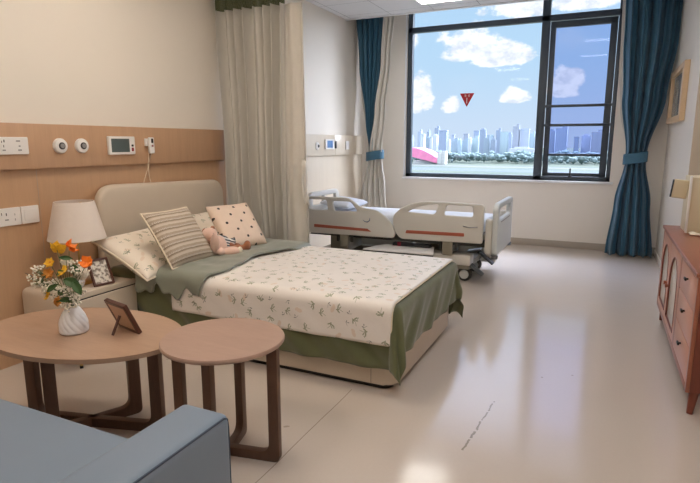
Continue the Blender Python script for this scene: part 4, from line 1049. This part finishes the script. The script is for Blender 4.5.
CM = {'lilac': (S(158, 168, 196), S(132, 144, 176)), 'white': (S(206, 208, 216), S(170, 178, 198)), 'slate': (S(112, 128, 160), S(94, 110, 144)), 'blue': (S(126, 142, 178), S(106, 122, 160)),
      'teal': (S(122, 146, 168), S(104, 126, 150)), 'cyan': (S(150, 176, 190), S(130, 156, 172)), 'mint': (S(164, 188, 194), S(136, 164, 174)), 'cream': (S(210, 204, 196), S(184, 178, 172)), 'grey': (S(140, 144, 166), S(116, 122, 146))}
pale = lambda c: tuple(.62*c[i]+.38*(.56, .60, .60)[i] for i in range(3))+(1,)  # distance haze mixed into the building colours
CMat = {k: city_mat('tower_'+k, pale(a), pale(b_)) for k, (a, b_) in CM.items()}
towers = [  # x0, x1, top, colour, distance, words
 (408, 412, 136, 'lilac', 1180, 'leftmost narrow lilac tower of the skyline behind the window edge'),
 (417.3, 420.6, 131.5, 'lilac', 1150, 'lilac tower standing at the left end of the skyline above the pink roof'),
 (421, 423.4, 134, 'white', 1060, 'slim white tower second at the left end of the skyline'),
 (424, 429, 138, 'teal', 1120, 'low teal grey block between the first two white towers at left'),
 (426.5, 428.6, 131.5, 'slate', 1230, 'dark slab peeping over the low teal block at left'),
 (429.4, 431.6, 136.5, 'white', 1050, 'thin white tower directly above the pink roof crest'),
 (432.3, 436.2, 135.5, 'white', 1040, 'white tower left of the broad blue block'),
 (434, 438, 128, 'slate', 1220, 'dark slate tower rising behind the white tower at left'),
 (438.6, 446, 130.2, 'blue', 1130, 'broad violet blue block, widest at the left of the skyline'),
 (446.6, 449, 140.5, 'white', 1050, 'short white tower right of the broad violet block'),
 (449.4, 457.2, 140.5, 'teal', 1100, 'wide low teal block below the cloud gap'),
 (451, 453.6, 134.5, 'lilac', 1240, 'thin lilac tower behind the wide teal block'),
 (457.6, 460.2, 140.2, 'cyan', 1080, 'narrow pale cyan slab right of the wide teal block'),
 (460.6, 467.6, 140.4, 'teal', 1110, 'second wide teal block under the red triangle'),
 (463, 467.4, 133.6, 'grey', 1260, 'grey tower behind the second teal block under the triangle'),
 (468, 470.2, 138.5, 'white', 1070, 'thin white tower right of the second teal block'),
 (470.6, 477.4, 138, 'mint', 1090, 'mint glass block with dark edge right of the triangle'),
 (473.2, 478.2, 130.6, 'blue', 1230, 'blue tower rising behind the mint glass block'),
 (479, 484.8, 129.8, 'slate', 1200, 'slate blue tower left of the centre of the skyline'),
 (483.4, 489, 137.6, 'teal', 1090, 'grey teal block in front of the slate blue tower'),
 (486.4, 492, 134.8, 'cyan', 1180, 'cyan tower behind the grey teal block'),
 (490.4, 495, 139.8, 'slate', 1080, 'short slate block left of the pale mint tower'),
 (495.2, 499.6, 130.2, 'slate', 1190, 'slate tower touching the pale mint tower on its left'),
 (499.6, 507, 131.6, 'mint', 1110, 'pale mint glass tower near the right of the fixed pane'),
 (507.3, 511, 133.8, 'blue', 1170, 'narrow blue tower between the mint tower and the tall twin'),
 (511.8, 518, 126.4, 'grey', 1120, 'tallest grey tower, left one of the twin pair'),
 (519.6, 527.8, 128.8, 'lilac', 1125, 'tall lilac tower, right one of the twin pair'),
 (509, 534, 148.6, 'white', 1080, 'long low white podium under the twin towers'),
 (529, 533.6, 133.4, 'cyan', 1200, 'pale tower right of the twin pair beside the mullion'),
 (536, 541, 136, 'lilac', 1200, 'lilac tower hidden partly behind the mullion'),
 (547.5, 554, 130.5, 'slate', 1150, 'slate tower at the left of the open sash'),
 (554.6, 566, 128.2, 'blue', 1130, 'broad blue tower pair seen through the sash'),
 (573.4, 578.2, 136.6, 'slate', 1160, 'lone slate tower in the middle of the sash view'),
 (580.6, 590, 136, 'lilac', 1190, 'lilac block right of the lone slate tower in the sash'),
 (590.4, 601.8, 132, 'grey', 1170, 'broad grey block at the right of the sash view'),
 (606, 616, 133, 'teal', 1180, 'teal block behind the right stile of the sash')]
for k, (x0, x1, top, cm_, D, lab) in enumerate(towers):
    a, b2 = at(x0, 150, Y=D), at(x1, 150, Y=D); zt = at((x0+x1)/2, top, Y=D).z
    b = MB(); w_ = b2.x-a.x; dp = max(14, min(30, w_))
    b.box((a.x, D, GZ), (b2.x, D+dp, zt))
    if k % 3 == 0: b.box((a.x+w_*.2, D+3, zt), (a.x+w_*.75, D+dp*.8, zt+3))
    elif k % 3 == 1: b.box((a.x+w_*.55, D+2, zt), (b2.x, D+dp*.7, zt+4.5))
    else: b.box((a.x-.5, D-.5, zt-2.5), (b2.x+.5, D+dp, zt))
    if w_ > 9: b.box((a.x+w_*.62, D-.8, GZ), (b2.x-w_*.06, D+.1, zt-1))
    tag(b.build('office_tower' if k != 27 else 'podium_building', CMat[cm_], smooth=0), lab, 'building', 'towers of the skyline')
# pink arched roof and cream block at the left
pk = mat('pink_roof_sheet', S(240, 140, 176), .6, var=.18, vscale=.12)
D = 740; x0, x1 = at(412, 160, Y=D).x, at(437, 160, Y=D).x; zb = GZ
b = MB()
pr_ = []
for k in range(17):
    t_ = k/16; pr_.append((x0+(x1-x0)*t_, at(420, 147.5+ (10.5*t_**1.6), Y=D).z))
b.plate([[(x0, at(420, 157, Y=D).z)]+pr_+[(x1, at(420, 163, Y=D).z)]], 40, .2, Matrix.Translation((0, D+20, 0)) @ MXZ)
sd = thing('stadium', 'pink curved stadium roof at the lower left of the window view', 'building', ((x0+x1)/2, D, GZ))
b2_ = b; b2_.x = Matrix.Identity(4)
for v in b2_.b.verts: v.co -= Vector(sd.location)
b2_.build('roof', pk, sd, 0)
wz = at(420, 161, Y=D).z
mb(sd).box((x0, D+4, GZ), (x1, D+36, min(wz, at(420, 158, Y=D).z-1))).build('wall', CMat['cream'], sd, 0)
D = 735; a, b2 = at(437.5, 150, Y=D), at(445, 150, Y=D)
b = MB(); b.box((a.x, D, GZ), (a.x+(b2.x-a.x)*.55, D+14, at(440, 153, Y=D).z)); b.box((a.x+(b2.x-a.x)*.5, D+1, GZ), (b2.x, D+15, at(440, 151, Y=D).z))
tag(b.build('apartment_block', CMat['cream'], smooth=0), 'small cream block beside the pink stadium roof', 'building')

# ------------------------------------------------------------------ sky
wd = bpy.data.worlds.new('sky'); SC.world = wd; wd.use_nodes = True; nt = wd.node_tree
tc = nt.nodes.new('ShaderNodeTexCoord'); vec = tc.outputs['Generated']
x, y, z = sep(nt, vec)
az = x.atan2(y); el = z.asin()
def blob(px0, px1, pyt, pyb):
    def ae(px, py):
        d = ray(px, py).normalized(); return math.atan2(d.x, d.y), math.asin(d.z)
    a0, _ = ae(px0, (pyt+pyb)/2); a1, _ = ae(px1, (pyt+pyb)/2); _, e1 = ae((px0+px1)/2, pyt); _, e0 = ae((px0+px1)/2, pyb)
    ca, wa = (a0+a1)/2, abs(a1-a0)/2; ce = e0+(e1-e0)*.25
    du = (az-ca)*(1/wa); up = ((el-ce)*(1/((e1-e0)*.75))).max(0.0); dn = ((ce-el)*(1/((e1-e0)*.25))).max(0.0)
    return 1.0-(du*du+up*up+dn*dn)
blobs = [(437, 500, 22, 62), (470, 536, 40, 68), (408, 434, 68, 112), (441, 462, 92, 114), (496, 530, 87, 104), (546, 586, 60, 100), (480, 560, -14, 18), (545, 640, -20, 10), (380, 420, 20, 50)]
field = None
for q in blobs:
    f_ = blob(*q); field = f_ if field is None else field.max(f_)
mpn = nt.nodes.new('ShaderNodeMapping'); nt.links.new(vec, mpn.inputs[0]); mpn.inputs['Scale'].default_value = (1, 1, 1.5)
cl_n = noise_tex(nt, mpn.outputs[0], 26, 7, .6)
fld = field.max(-1.5)+(cl_n-.5)*3.6
dens = fld.smooth(-.05, .55)
# bright overhead patch added to push daylight into the room, unseen through the window
big = noise_tex(nt, mpn.outputs[0], 3.2, 6, .55)
over = el.smooth(.68, .84)*(big.smooth(.36, .6)*.7+.3)
wisp = noise_tex(nt, mpn.outputs[0], 7, 6, .6).smooth(.5, .78)*.35*el.smooth(.06, .2)
sky = mix(nt, el.smooth(-.02, .17), S(214, 230, 250), S(192, 225, 251))
sky = mix(nt, el.smooth(.13, .5), sky, S(160, 205, 248))
shade = noise_tex(nt, mpn.outputs[0], 40, 5, .6)
cloudc = mix(nt, shade.smooth(.3, .6), (.80, .86, .96, 1), (1.15, 1.15, 1.15, 1))
sky = mix(nt, wisp, sky, (1.0, 1.0, 1.0, 1)); sky = mix(nt, dens, sky, cloudc); sky = mix(nt, el.smooth(.29, .40), sky, (1.7, 2.0, 2.75, 1))
sky = mix(nt, over*az.abs().smooth(1.1, .7)*el.smooth(1.15, 1.0), sky, (46, 50.5, 60, 1))
ga, ge = (az-.98)*(1/.42), (el-.36)*(1/.34)                      # glare of the sun behind cloud, off to the right of the window
sky = mix(nt, (1.0-(ga*ga+ge*ge)).smooth(0, .8), sky, (24, 25.5, 29, 1))
bg = nt.nodes['Background']; nt.links.new(sky, bg.inputs[0]); bg.inputs[1].default_value = 1.0

sl = bpy.data.lights.new('sun', 'SUN'); sl.energy = 1.7; sl.angle = rad(.6); sl.color = (1, .97, .92)
so_ = bpy.data.objects.new('sun', sl); COL.objects.link(so_); so_.rotation_euler = (rad(38), 0, rad(-25))   # high, from behind the building
so_.location = (0, -20, 40)

vs_ = SC.view_settings; vs_.view_transform = 'Standard'; vs_.look = 'None'; vs_.exposure = 0; vs_.gamma = 1; vs_.use_curve_mapping = False
SC.cycles.use_denoising = True; SC.cycles.max_bounces = 10; SC.cycles.diffuse_bounces = 6; SC.cycles.transparent_max_bounces = 12
SC.cycles.sample_clamp_indirect = 6
